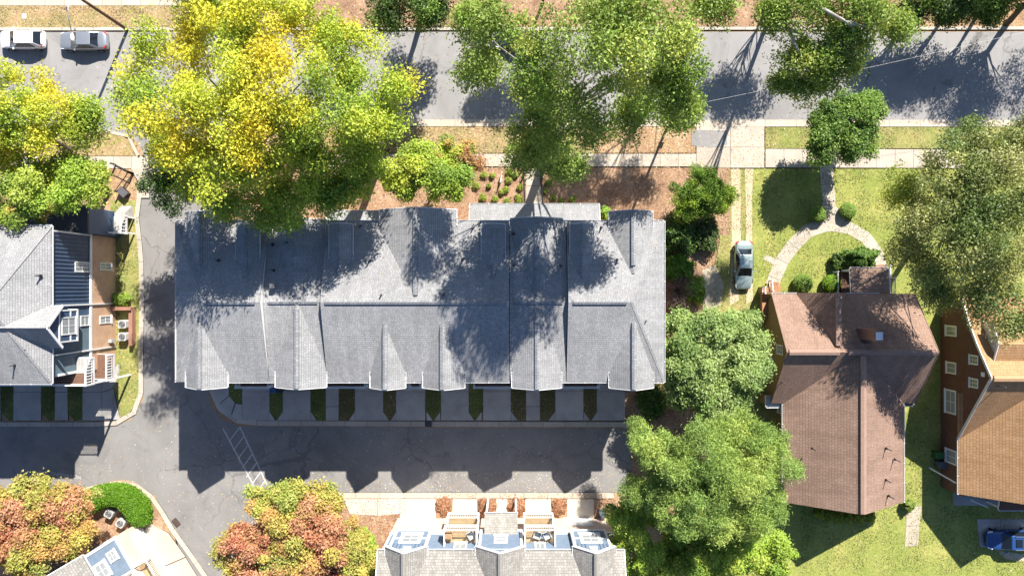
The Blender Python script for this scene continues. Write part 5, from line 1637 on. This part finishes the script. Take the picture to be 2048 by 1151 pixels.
tree('dark_tree', 'small dark glossy tree at the mouth of the alley', (412, 400), [(325, 382, 9, 58, 45, 2.5), (360, 345, 10, 50, 35, 2)], P_DARK, 0.7, 130, 0.22, 0.6, trunk_r=0.18, limbs=8)
tree('maple_tree', 'small yellow green maple with a rusty right side before the townhouse row', (874, 365), [
    (835, 335, 6, 75, 52, 2, P_MAPLE), (880, 355, 6, 70, 48, 2, [(3, MG), (3, LG), (1, YG)]), (935, 325, 5.5, 32, 38, 1.5, P_RUST), (800, 370, 5, 45, 35, 1.6, P_MAPLE), (905, 300, 5.5, 40, 25, 1.5, P_MAPLE)], P_MAPLE, 0.6, 110, 0.22, 0.7, trunk_r=0.13, limbs=12)
tree('street_oak', 'yellow street oak at the left edge over the street corner', (140, 300), [
    (50, 165, 11, 75, 42, 1.8, P_YEL), (20, 220, 12, 80, 60, 2, P_YG), (110, 225, 11.5, 85, 45, 1.8, P_YEL), (60, 275, 11, 95, 42, 1.8, P_YEL), (165, 258, 10.5, 52, 30, 1.5, P_YG), (-30, 250, 12, 70, 70, 2, P_YEL), (15, 315, 9.5, 50, 36, 1.5, P_GOLD), (180, 222, 11, 40, 26, 1.3, P_YG)], P_YEL, 0.8, 95, 0.25, 0.5, trunk_r=0.32, limbs=20, flat=0.45)
tree('green_tree', 'bright yellow green tree covering the flat roof of the left townhouse', (215, 392), [
    (110, 378, 9.5, 115, 58, 2.2, P_BRIGHT), (35, 405, 9.5, 75, 55, 2.2, P_MAPLE), (185, 358, 9, 52, 45, 1.8, P_BRIGHT), (100, 338, 9, 75, 28, 1.6, P_MAPLE)], P_BRIGHT, 0.7, 130, 0.23, 0.65, trunk_r=0.2, limbs=12)
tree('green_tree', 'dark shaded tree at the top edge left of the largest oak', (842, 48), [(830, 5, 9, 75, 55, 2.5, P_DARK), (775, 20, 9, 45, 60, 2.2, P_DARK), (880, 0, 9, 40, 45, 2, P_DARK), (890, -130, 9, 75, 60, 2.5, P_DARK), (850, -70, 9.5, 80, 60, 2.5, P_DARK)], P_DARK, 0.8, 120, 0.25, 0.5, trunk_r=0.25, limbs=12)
tree('street_oak', 'largest green street oak spreading across the middle of the street', (1105, 280), [
    (1150, 90, 27, 150, 95, 3), (1010, 62, 24, 90, 62, 2.4), (950, 40, 21, 60, 48, 2), (960, 142, 20, 52, 36, 1.6), (1290, 95, 26, 105, 95, 3), (1345, 205, 21, 58, 38, 2), (1185, 205, 24, 125, 85, 3), (1130, 265, 20, 80, 75, 2.6),
    (1270, 245, 18, 48, 55, 2), (1105, 322, 14, 45, 34, 1.8), (1050, 115, 24, 115, 75, 2.6), (1200, 12, 27, 150, 55, 2.6), (1350, 120, 23, 52, 80, 2.4), (1060, 190, 21, 60, 40, 2), (1420, 15, 21, 55, 35, 2), (1090, 295, 16, 62, 45, 2), (1140, 338, 13, 48, 28, 1.6), (1065, 245, 18, 52, 50, 2), (1050, 310, 14, 36, 30, 1.5), (1365, 225, 16, 42, 32, 1.6), (1310, 160, 22, 70, 60, 2.2), (1240, 130, 25, 90, 80, 2.6)], P_OAK, 0.85, 92, 0.26, 0.5, dens=0.8, trunk_r=0.42, barkm='bark_pale', limbs=26, limb_r=0.12, flat=0.4)
oj = tree('sycamore_tree', 'sparse tree with bare pale limbs reaching over the street at the upper right', (1535, 46), [
    (1585, 20, 19, 62, 42, 2), (1590, 110, 17, 42, 45, 1.8), (1650, 70, 18, 60, 55, 2), (1730, 35, 19, 75, 40, 2), (1790, 48, 18, 40, 32, 1.6), (1620, 175, 15, 42, 28, 1.5), (1680, 130, 16, 45, 28, 1.5), (1560, 165, 15, 32, 25, 1.2), (1680, 10, 19, 70, 40, 2), (1705, 75, 18, 60, 45, 1.8), (1625, 120, 17, 45, 45, 1.6), (1655, 150, 16, 40, 35, 1.5), (1540, 40, 18, 35, 45, 1.6)], P_OAK, 0.8, 80, 0.25, 0.5, dens=0.75, trunk_r=0.2, barkm='bark_pale', limbs=7, limb_r=0.07, flat=0.4)
for pp in ([(1557, 28, 17.5), (1578, 60, 18.6), (1592, 95, 18.6), (1610, 125, 17.6), (1625, 150, 16.6)], [(1590, 0, 19.5), (1650, 20, 20.2), (1695, 45, 20), (1722, 75, 18.5)], [(1580, 60, 18.6), (1600, 66, 18.5), (1612, 74, 18)], [(1692, 45, 20), (1730, 52, 19.6), (1775, 40, 19.4)]):
    m = MB(); m.tube([P(*q) for q in pp], list(np.linspace(0.17, 0.05, len(pp))), 7); m.build('limb', 'bark_pale', oj, smooth=True)
tree('maple_tree', 'small round dark green maple on the verge at the right', (1643, 278), [(1690, 240, 5.5, 72, 52, 1.8), (1680, 285, 5, 68, 48, 1.6), (1735, 215, 5.5, 42, 32, 1.4), (1640, 260, 5, 32, 42, 1.4)], [(3, MG), (3, (0.10, 0.19, 0.035)), (2, (0.24, 0.34, 0.08))], 0.6, 110, 0.22, 0.7, dens=1.3, trunk_r=0.14, limbs=10)
tree('large_tree', 'large olive tree over the right edge hiding part of both houses', (1852, 452), [(1822, 432, 10, 42, 52, 1.8), (1812, 500, 9, 30, 36, 1.4), 
    (1965, 275, 14, 85, 45, 2.5), (1900, 340, 13.5, 85, 75, 2.8), (1995, 380, 15, 95, 90, 3), (1870, 450, 13, 80, 75, 2.8), (1960, 480, 15, 105, 85, 3), (1850, 545, 11, 52, 45, 2), (1800, 375, 10, 42, 45, 1.8, [(3, OLV), (1, YEL), (1, LG)]), (1980, 590, 13, 75, 60, 2.4), (1880, 590, 10, 42, 30, 1.6), (2030, 640, 12, 50, 45, 2), (2060, 300, 14, 60, 70, 2.5)],
    [(2, (0.42, 0.43, 0.17)), (4, (0.26, 0.31, 0.11)), (2, (0.22, 0.28, 0.08)), (3, (0.13, 0.20, 0.06))], 0.85, 100, 0.24, 0.5, dens=1.4, trunk_r=0.3, limbs=20, limb_r=0.08, flat=0.4)
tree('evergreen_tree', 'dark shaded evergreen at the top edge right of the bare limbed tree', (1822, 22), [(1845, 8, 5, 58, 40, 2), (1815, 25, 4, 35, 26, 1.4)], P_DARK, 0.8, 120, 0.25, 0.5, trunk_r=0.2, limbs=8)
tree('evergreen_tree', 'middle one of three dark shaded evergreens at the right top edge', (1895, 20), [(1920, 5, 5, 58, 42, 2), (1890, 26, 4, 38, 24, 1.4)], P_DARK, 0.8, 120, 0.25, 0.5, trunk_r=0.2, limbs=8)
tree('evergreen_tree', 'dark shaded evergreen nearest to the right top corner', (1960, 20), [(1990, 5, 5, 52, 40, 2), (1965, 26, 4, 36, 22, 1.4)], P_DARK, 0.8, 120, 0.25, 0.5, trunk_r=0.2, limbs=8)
tree('corner_oak', 'tall open oak at the top right corner casting its shadow on the street', (2012, 46), [(2060, -45, 6.5, 95, 60, 2), (2150, -100, 9, 110, 75, 2.5), (1990, -75, 7.5, 65, 50, 1.8), (2200, -30, 8, 85, 80, 2.2), (2060, -150, 10, 110, 60, 2.2), (2110, 20, 7, 60, 45, 1.8), (2230, -130, 10, 80, 70, 2)], P_OAK, 0.8, 60, 0.24, 0.5, dens=0.6, trunk_r=0.27, limbs=40, limb_r=0.08, flat=0.4)
tree('street_oak', 'open oak beyond the top edge shading the street right of the middle', (1548, -20), [(1616, -85, 9, 62, 60, 2.2), (1575, -45, 8, 48, 38, 1.6), (1640, -150, 10.5, 75, 50, 2), (1560, -120, 9.5, 45, 40, 1.6), (1660, -60, 8.5, 40, 45, 1.6)], P_OAK, 0.8, 75, 0.24, 0.5, dens=0.7, trunk_r=0.12, limbs=16, limb_r=0.06)
tree('street_oak', 'leafy tree beyond the top edge shading the street below the hidden dark car', (1085, 8), [(1100, -62, 9, 80, 42, 2), (1060, -90, 9.5, 60, 40, 1.8), (1150, -80, 9, 60, 40, 1.8)], P_OAK, 0.8, 90, 0.24, 0.5, trunk_r=0.13, limbs=10, limb_r=0.06)
tree('street_oak', 'tall open tree at the top edge right of the largest oak', (1385, 22), [(1310, -55, 14, 70, 45, 2), (1400, -65, 14.5, 80, 48, 2), (1490, -60, 14, 60, 45, 2), (1430, -10, 13, 50, 30, 1.6)], P_OAK, 0.8, 80, 0.25, 0.5, dens=0.8, trunk_r=0.18, limbs=16, limb_r=0.06)
tree('pale_tree', 'pale green round tree between the townhouse row and the brown bungalow', (1392, 712), [(1430, 680, 7.5, 92, 62, 2.4), (1390, 740, 7.5, 58, 80, 2.4), (1470, 740, 7, 65, 75, 2.3), (1420, 800, 6.5, 85, 55, 2.2), (1500, 700, 6.5, 40, 45, 1.8), (1362, 650, 6, 36, 36, 1.5), (1352, 720, 6.5, 40, 70, 1.8), (1480, 650, 6.5, 45, 40, 1.6)], P_PALE, 0.6, 130, 0.24, 0.6, trunk_r=0.22, limbs=14)
tree('pine_tree', 'big tufted pine at the bottom right of the centre', (1360, 905), [(1420, 930, 12.5, 120, 90, 3), (1320, 910, 11, 65, 60, 2.2), (1520, 910, 11.5, 75, 70, 2.4), (1400, 1020, 12, 110, 75, 2.6), (1500, 1010, 11, 90, 70, 2.4), (1300, 985, 10, 70, 45, 2), (1450, 860, 11, 80, 40, 2), (1275, 870, 8, 25, 28, 1.2), (1370, 965, 11.5, 80, 60, 2.2), (1440, 975, 12, 80, 60, 2.2)], P_PINE, 0.62, 150, 0.34, 0.12, dens=0.85, mat='needle', trunk_r=0.3, limbs=22, flat=0.2, leaf_fill=0.9, flatz=0.85)
tree('green_tree', 'bright green tree right of the bottom townhouses', (1250, 1012), [(1262, 1030, 7, 50, 52, 1.8), (1270, 1100, 7.5, 62, 62, 2), (1300, 1010, 7, 42, 45, 1.6, [(3, YG), (2, LG), (1, ORG)]), (1310, 1140, 7, 60, 50, 1.8)], P_BRIGHT, 0.6, 130, 0.23, 0.6, trunk_r=0.18, limbs=10)
tree('green_tree', 'bright green tree under the pine at the bottom edge', (1440, 1050), [(1470, 1100, 7, 70, 45, 1.8), (1540, 1110, 6.5, 52, 55, 1.8), (1400, 1125, 7, 60, 45, 1.6), (1375, 1080, 6, 60, 50, 1.6)], P_BRIGHT, 0.6, 130, 0.23, 0.6, trunk_r=0.18, limbs=10)
tree('red_maple', 'red and orange maple in the bottom left corner', (165, 1000), [(60, 1010, 7, 95, 62, 2, P_RED), (130, 1010, 6.5, 65, 55, 1.8, P_RED), (50, 1090, 7, 95, 65, 2, P_RED), (150, 1060, 6.5, 50, 50, 1.7, P_REDG), (-20, 1050, 7, 70, 80, 2, P_RED)], P_RED, 0.6, 120, 0.22, 0.75, trunk_r=0.18, limbs=12)
tree('red_maple', 'red and yellow maple at the bottom left of the bottom townhouses', (627, 1019), [(575, 1010, 6.5, 92, 58, 1.9, P_REDG), (610, 1080, 7, 115, 70, 2.1, P_RED), (500, 1095, 6.5, 82, 55, 1.9, P_RED), (690, 1090, 6, 58, 55, 1.7, P_REDG), (600, 1140, 6.5, 130, 40, 1.8, P_RED), (720, 1130, 6, 50, 45, 1.6, P_REDG), (640, 1010, 6, 50, 40, 1.5, P_REDG)], P_RED, 0.6, 120, 0.22, 0.75, trunk_r=0.18, limbs=12)
tree('bushy_tree', 'spiky dark green bushy tree beside the gravel wheel tracks', (1395, 400), [(1400, 378, 3.6, 55, 42, 1.5), (1385, 415, 3, 45, 32, 1.3), (1435, 395, 3, 35, 35, 1.2)], [(3, (0.10, 0.19, 0.025)), (2, MG), (1, LG)], 0.5, 130, 0.30, 0.22, trunk_r=0.12, limbs=12, flat=0.3, cat='tree')

def shrub(name, label, px, py, r_px, h, pal, size=0.12, n=2200, group=None, ry=None, clip=0.0, cat='shrub', stem=True, aspect=0.8):
    """rounded shrub: leaves over a dome; clip=1 gives a sheared ball"""
    s = 1 / K
    n = int(n * 1.7)
    o = thing(name, P(px, py), label, cat, group)
    c = np.array(P(px, py)) + np.array([0, 0, h * 0.5 + 0.05])
    d = RNG.normal(size=(n, 3)); d /= np.linalg.norm(d, axis=1, keepdims=True)
    d[:, 2] = np.where(d[:, 2] < -0.5, -d[:, 2], d[:, 2])
    a = np.arctan2(d[:, 1], d[:, 0]); ph = RNG.uniform(0, 6, 4)
    lump = 1 + (1 - clip) * (0.16 * np.sin(3 * a + ph[0] + 2 * d[:, 2]) + 0.12 * np.sin(6 * a + ph[1]) + 0.1 * np.sin(9 * d[:, 2] + ph[2]))
    rr = (RNG.random(n) ** 0.22 if clip < 0.5 else RNG.uniform(0.84, 1.06, n)) * lump
    C = c + d * rr[:, None] * np.array([r_px * s, (ry or r_px) * s, h * 0.5])
    w = np.array([q[0] for q in pal], float); w /= w.sum()
    T = np.array([q[1] for q in pal], float)[RNG.choice(len(pal), size=n, p=w)] * RNG.uniform(0.7, 1.25, (n, 1))
    leaf_mesh('crown', C, d, size, aspect, T, 'leaf', o, 0.6)
    m = MB()
    for k in range(5):
        e = Vector(C[RNG.integers(n)])
        m.tube(limb_path(Vector(P(px, py)), e, 0, 3, 0.05), [0.03, 0.025, 0.018, 0.01], 5)
    m.build('stem', 'bark_brown', o)
    return o
P_BOX = [(3, (0.17, 0.28, 0.04)), (2, (0.25, 0.36, 0.07)), (1, (0.10, 0.18, 0.03))]
shrub('boxwood_ball', 'left clipped round boxwood at the bungalow front', 1600, 567, 18.5, 1.2, P_BOX, 0.11, 4200, 'clipped boxwoods', clip=0.9)
shrub('boxwood_ball', 'right clipped round boxwood at the bungalow front next to the white rail', 1657, 567, 17.5, 1.2, [(3, (0.16, 0.31, 0.025)), (2, (0.27, 0.40, 0.03)), (1, (0.09, 0.17, 0.02))], 0.11, 4000, 'clipped boxwoods', clip=0.9)
shrub('boxwood_ball', 'clipped round boxwood left of the path fork', 1631, 429, 16, 1.1, P_BOX, 0.11, 3400, 'clipped boxwoods', clip=0.8)
shrub('boxwood_ball', 'clipped round boxwood right of the path fork', 1690, 423, 15.5, 1.1, P_BOX, 0.11, 3400, 'clipped boxwoods', clip=0.9)
shrub('garden_shrub', 'large dark shrub before the bungalow porch roof', 1708, 517, 33, 2.2, [(3, (0.06, 0.13, 0.02)), (2, MG)], 0.17, 5000, ry=22)
shrub('garden_shrub', 'dark shrub left of the large shrub in the bungalow bed', 1672, 522, 16, 1.3, P_DARK, 0.15, 1800)
shrub('garden_shrub', 'small round shrub at the rear corner of the bungalow', 1810, 1006, 11, 1.1, [(3, (0.20, 0.28, 0.05)), (2, (0.28, 0.34, 0.08))], 0.12, 1600)
for i, (px, py) in enumerate(((1634, 1018), (1655, 1022), (1672, 1026), (1690, 1027), (1714, 1026), (1735, 1024))):
    shrub('flowering_shrub', ['first', 'second', 'third', 'fourth', 'fifth', 'sixth'][i] + ' yellow tinged shrub from the left along the rear bungalow wall', px, py + 6, 9 + (i % 3), 0.9, [(3, (0.36, 0.30, 0.03)), (2, LG), (1, MG)], 0.13, 700, 'shrubs along the rear bungalow wall')
shrub('garden_shrub', 'leafy light green shrub on the strip beside the alley kerb', 246, 598, 20, 1.0, [(3, (0.22, 0.34, 0.05)), (2, LG)], 0.26, 900, ry=13, aspect=0.28)
shrub('garden_shrub', 'bright green shrub in the notch at the right end of the porch roof', 1207, 428, 13, 1.1, [(3, (0.15, 0.29, 0.03)), (2, LG)], 0.15, 1500)
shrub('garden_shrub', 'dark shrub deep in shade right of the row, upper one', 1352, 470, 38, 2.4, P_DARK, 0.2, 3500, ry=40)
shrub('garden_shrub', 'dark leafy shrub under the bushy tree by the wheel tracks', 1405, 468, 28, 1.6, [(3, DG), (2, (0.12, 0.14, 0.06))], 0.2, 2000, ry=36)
shrub('garden_shrub', 'fresh green shrub beside the bare twiggy bush', 1352, 535, 30, 1.8, [(3, (0.10, 0.22, 0.02)), (2, (0.17, 0.30, 0.03)), (1, DG)], 0.2, 2600, ry=26)
shrub('garden_shrub', 'yellow green shrub below the fresh green one on the tracks side', 1385, 580, 22, 1.4, [(3, (0.15, 0.27, 0.03)), (2, LG)], 0.2, 1400, ry=26)
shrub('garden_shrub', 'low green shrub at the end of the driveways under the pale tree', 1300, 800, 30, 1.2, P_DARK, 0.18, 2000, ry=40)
shrub('garden_shrub', 'green shrub right of the red and yellow maple', 735, 1085, 22, 1.8, P_BRIGHT, 0.18, 2200, ry=32)
for lab, px, py, rx, ry in (('leftmost', 888, 1010, 15, 17), ('second', 974, 1011, 17, 16), ('third', 1033, 1011, 16, 16), ('rightmost', 1118, 1012, 14, 16)):
    shrub('ground_shrub', lab + ' of four low rust coloured ground shrubs between the southern driveways', px, py, rx, 0.45, [(3, (0.40, 0.19, 0.10)), (2, (0.5, 0.30, 0.18)), (1, (0.25, 0.11, 0.06))], 0.13, 1100, 'rust ground shrubs', ry=ry)
# bare twiggy bush
tb = thing('bare_bush', P(1348, 585), 'bare twiggy grey brown bush right of the grey roof', 'bush')
m = MB()
c0 = P(1352, 582)
for i in range(150):
    a = random.uniform(0, 2 * math.pi); rr = random.uniform(0.5, 1.7)
    e = c0 + Vector((math.cos(a) * rr, math.sin(a) * rr * 1.2, random.uniform(1.0, 2.4)))
    mid = c0.lerp(e, 0.5) + Vector((random.uniform(-.15, .15), random.uniform(-.15, .15), 0.2))
    m.tube([c0, mid, e], [0.03, 0.02, 0.008], 4)
    for k in range(3):
        f = mid.lerp(e, random.uniform(0.2, 0.9))
        m.tube([f, f + Vector((random.uniform(-.4, .4), random.uniform(-.4, .4), random.uniform(0, .3)))], [0.014, 0.006], 3)
m.build('twigs', 'bark_twig', tb)
# clipped hedge curving round the condenser units
hd = thing('clipped_hedge', P(250, 1000), 'bright green clipped hedge curving along the bottom left kerb', 'hedge')
path = [gp(x, y) for x, y in ((185, 1000), (210, 988), (238, 983), (262, 990), (281, 1008), (290, 1026))]
path = resample(path, 1.2)
Cs, Os = [], []
hw, hh = 1.05, 1.5
for (x, y) in path:
    k = 1000
    a = RNG.uniform(0, np.pi, k)
    rad = RNG.uniform(0.82, 1.06, k) * (1 + 0.05 * np.sin(x * 0.7 + y * 0.5))
    dirn = RNG.uniform(0, 2 * np.pi, k)
    d = np.stack([np.cos(dirn) * np.cos(a / 2), np.sin(dirn) * np.cos(a / 2), np.sin(a / 2)], 1)
    base = np.array(wv(x, y, 0.1))
    sup = np.stack([np.sign(d[:, 0]) * np.abs(d[:, 0]) ** 0.7 * hw, np.sign(d[:, 1]) * np.abs(d[:, 1]) ** 0.7 * hw, np.abs(d[:, 2]) ** 0.6 * hh], 1) * rad[:, None]
    Cs.append(base + sup); Os.append(d)
C = np.concatenate(Cs); O = np.concatenate(Os)
cc = np.array([[0.12, 0.26, 0.015], [0.17, 0.33, 0.02], [0.08, 0.18, 0.012]])[RNG.choice(3, len(C), p=[.5, .3, .2])] * RNG.uniform(0.7, 1.25, (len(C), 1))
leaf_mesh('foliage', C, O, 0.13, 0.6, cc, 'leaf', hd, 0.5)
m = MB()
for (x, y) in path[::5]:
    b0 = wv(x, y, 0.05)
    m.tube([b0, b0 + Vector((0.05, 0.05, 0.9))], [0.05, 0.02], 5)
m.build('stems', 'bark_brown', hd)
# bedding plants in the front bed
spots = [(968, 350), (985, 352), (1003, 385), (1018, 345), (1031, 350), (1017, 361), (978, 372), (990, 398), (1012, 380), (1040, 375), (1036, 396), (966, 395), (1014, 402), (952, 372), (1040, 400), (1097, 366), (1106, 395), (1122, 402), (1145, 399), (1090, 382)]
ORD = ['first', 'second', 'third', 'fourth', 'fifth', 'sixth', 'seventh', 'eighth', 'ninth', 'tenth', 'eleventh', 'twelfth', 'thirteenth', 'fourteenth', 'fifteenth']
lft = sorted([q for q in range(20) if spots[q][0] < 1085], key=lambda q: spots[q]); rgt = sorted([q for q in range(20) if spots[q][0] >= 1085], key=lambda q: spots[q])
BED = {}
for n_, q in enumerate(lft): BED[q] = ORD[n_] + ' yellow green bedding plant from the left in the bed left of the front walk'
for n_, q in enumerate(rgt): BED[q] = ORD[n_] + ' dark bedding plant from the left in the bed right of the front walk'
for i, (px, py) in enumerate(spots):
    shrub('bedding_plant', BED[i], px, py, random.uniform(5, 8), 0.5, [(3, (0.30, 0.32, 0.05)), (2, LG), (1, MG)] if px < 1085 else [(3, (0.12, 0.18, 0.03)), (2, LG)], 0.14, 260, 'bedding plants in the mulch bed', aspect=0.3)

# ------------------------------------------------------------------ fallen leaves
def litter(name, label, regions, cols, size=0.09):
    C, T = [], []
    for poly, n, z in regions:
        xs = [p[0] for p in poly]; ys = [p[1] for p in poly]
        k = 0
        pts = np.stack([RNG.uniform(min(xs), max(xs), n * 3), RNG.uniform(min(ys), max(ys), n * 3)], 1)
        ins = np.zeros(len(pts), bool)
        j = len(poly) - 1
        for i in range(len(poly)):
            xi, yi = poly[i]; xj, yj = poly[j]
            cond = ((yi > pts[:, 1]) != (yj > pts[:, 1])) & (pts[:, 0] < (xj - xi) * (pts[:, 1] - yi) / (yj - yi + 1e-9) + xi)
            ins ^= cond
            j = i
        pts = pts[ins][:n]
        C.append(np.stack([(pts[:, 0] - 1024) / K, -(pts[:, 1] - 575.5) / K, np.full(len(pts), z)], 1))
        cl_ = np.array(cols)[RNG.choice(len(cols), len(pts))] * RNG.uniform(0.6, 1.2, (len(pts), 1))
        T.append(cl_)
    C = np.concatenate(C); T = np.concatenate(T)
    O = np.tile(np.array([0, 0, 1.0]), (len(C), 1))
    return leaf_mesh(name, C, O, size, 0.7, T, 'litter', None, 0.93, kind='stuff', label=label, cat='leaves')
LC = [(0.62, 0.52, 0.36), (0.52, 0.34, 0.16), (0.42, 0.18, 0.08), (0.68, 0.62, 0.5), (0.5, 0.42, 0.12)]
litter('leaf_litter', 'scattered pale fallen leaves on the alley road', [
    ([(280, 850), (560, 850), (560, 1000), (350, 1050), (300, 980), (120, 960), (120, 870)], 420, 0.03), ([(300, 600), (410, 600), (410, 850), (300, 850)], 60, 0.03),
    ([(560, 860), (1250, 860), (1250, 982), (600, 982)], 620, 0.03), ([(850, 945), (1230, 945), (1230, 983), (850, 983)], 420, 0.03), ([(680, 960), (900, 960), (900, 984), (680, 984)], 160, 0.03),
    ([(360, 850), (460, 850), (520, 1060), (430, 1130), (340, 1030)], 160, 0.03)], LC, 0.085)
litter('leaf_litter', 'rusty leaves covering the beds along the southern kerb', [
    ([(686, 995), (830, 995), (800, 1080), (700, 1060)], 900, 0.13), ([(870, 985), (1230, 985), (1230, 1000), (870, 1000)], 500, 0.13), ([(872, 997), (905, 997), (905, 1036), (872, 1036)], 220, 0.13),
    ([(956, 997), (992, 997), (992, 1036), (956, 1036)], 220, 0.13), ([(1015, 997), (1050, 997), (1050, 1036), (1015, 1036)], 220, 0.13), ([(1102, 997), (1134, 997), (1134, 1036), (1102, 1036)], 200, 0.13), ([(1188, 997), (1232, 997), (1232, 1050), (1188, 1050)], 200, 0.13)],
    [(0.45, 0.17, 0.08), (0.5, 0.3, 0.16), (0.62, 0.5, 0.36), (0.3, 0.1, 0.05)], 0.10)
litter('leaf_litter', 'fallen leaves on the lawns and verges', [
    ([(224, 400), (276, 400), (280, 700), (276, 830), (240, 830), (224, 740)], 420, 0.12), ([(1510, 340), (1850, 340), (1850, 580), (1510, 580)], 420, 0.12), ([(1600, 1010), (2048, 1010), (2048, 1151), (1500, 1151)], 420, 0.12),
    ([(600, 256), (1390, 256), (1390, 306), (600, 306)], 900, 0.12), ([(0, 12), (420, 12), (420, 55), (0, 55)], 450, 0.12), ([(420, -20), (1790, -20), (1790, 54), (420, 54)], 900, 0.12), ([(1530, 256), (2048, 256), (2048, 296), (1530, 296)], 200, 0.12),
    ([(470, 338), (1460, 338), (1460, 460), (470, 460)], 2200, 0.13), ([(1240, 440), (1420, 440), (1400, 660), (1240, 800)], 500, 0.12), ([(440, 745), (1250, 745), (1250, 838), (440, 838)], 330, 0.14), ([(1410, 340), (1506, 340), (1506, 700), (1410, 640)], 350, 0.13), ([(0, 266), (265, 266), (265, 430), (0, 430)], 700, 0.13)],
    LC + [(0.3, 0.16, 0.08)], 0.09)
def blades(name, label, regions):
    C, T = [], []
    for (x0, x1, y0, y1, n, cols) in regions:
        p = np.stack([RNG.uniform(x0, x1, n), RNG.uniform(y0, y1, n)], 1)
        f = np.sin(p[:, 0] * 0.11 + 1) + np.sin(p[:, 1] * 0.13) + np.sin((p[:, 0] + p[:, 1]) * 0.05) + RNG.normal(0, 0.9, n)
        p = p[f > -0.4]
        C.append(np.stack([(p[:, 0] - 1024) / K, -(p[:, 1] - 575.5) / K, np.full(len(p), 0.125)], 1))
        T.append(np.array(cols)[RNG.choice(len(cols), len(p))] * RNG.uniform(0.6, 1.25, (len(p), 1)))
    C = np.concatenate(C); T = np.concatenate(T)
    return leaf_mesh(name, C, np.tile(np.array([0, 0, 1.0]), (len(C), 1)), 0.16, 0.3, T, 'litter', None, 0.5, kind='stuff', label=label, cat='grass')
GB = [(0.22, 0.24, 0.065), (0.16, 0.20, 0.045), (0.30, 0.27, 0.10), (0.10, 0.14, 0.03)]
SB = [(0.10, 0.15, 0.035), (0.14, 0.17, 0.05), (0.20, 0.17, 0.08)]
DB = [(0.32, 0.25, 0.13), (0.24, 0.22, 0.085), (0.17, 0.18, 0.06), (0.38, 0.30, 0.17)]
reg = [(1508, 1850, 338, 598, 16000, GB), (1600, 2048, 1010, 1151, 9000, GB), (1530, 1860, 254, 298, 2600, DB), (600, 1195, 253, 307, 5000, DB), (226, 278, 410, 830, 3000, GB), (-5, 420, 11, 57, 3000, DB), (1415, 1507, 338, 660, 3500, DB), (1806, 1880, 800, 1010, 2500, GB)]
for a, b in ((540, 566), (622, 652), (678, 710), (767, 792), (851, 882), (938, 966), (1022, 1052), (1080, 1110), (1167, 1193), (3, 28), (84, 111), (137, 166)):
    reg.append((a - 0.8, b + 0.8, 760, 823, 900, SB))
blades('grass_blades', 'short grass blades over the lawns, verges and driveway strips', reg)
Cr, Tr = [], []
for k in range(420):
    gx, gy = RNG.uniform(-575, 258), RNG.uniform(-113, 18)
    z = ZE + (gy - TY0) / (TYR - TY0) * (ZH - ZE) + 0.03
    if -420 < gx < -320 or -5 < gx < 93: continue
    Cr.append(tuple(wv(gx, gy, z))); Tr.append(random.choice(LC))
leaf_mesh('roof_leaves', np.array(Cr), np.tile(np.array([0, 0, 1.0]), (len(Cr), 1)), 0.08, 0.7, np.array(Tr) * 0.8, 'litter', None, 0.9, kind='stuff', label='few fallen leaves lying on the grey roof', cat='leaves')
litter('leaf_litter', 'tan leaves and needles drifted over the near sidewalk', [([(600, 300), (1530, 300), (1530, 338), (600, 338)], 1800, 0.135), ([(1380, 250), (1530, 250), (1530, 336), (1380, 336)], 350, 0.14), ([(1196, 254), (1390, 254), (1390, 306), (1196, 306)], 500, 0.12), ([(1052, 334), (1084, 334), (1084, 410), (1052, 410)], 60, 0.145)], LC + [(0.36, 0.2, 0.1), (0.28, 0.14, 0.07)], 0.10)
litter('leaf_litter', 'sparse fallen leaves on the street', [([(0, 70), (2048, 70), (2048, 240), (0, 240)], 380, 0.02), ([(0, 225), (2048, 232), (2048, 248), (0, 262)], 300, 0.14), ([(300, 300), (420, 300), (410, 600), (290, 600)], 60, 0.02)], LC, 0.08)
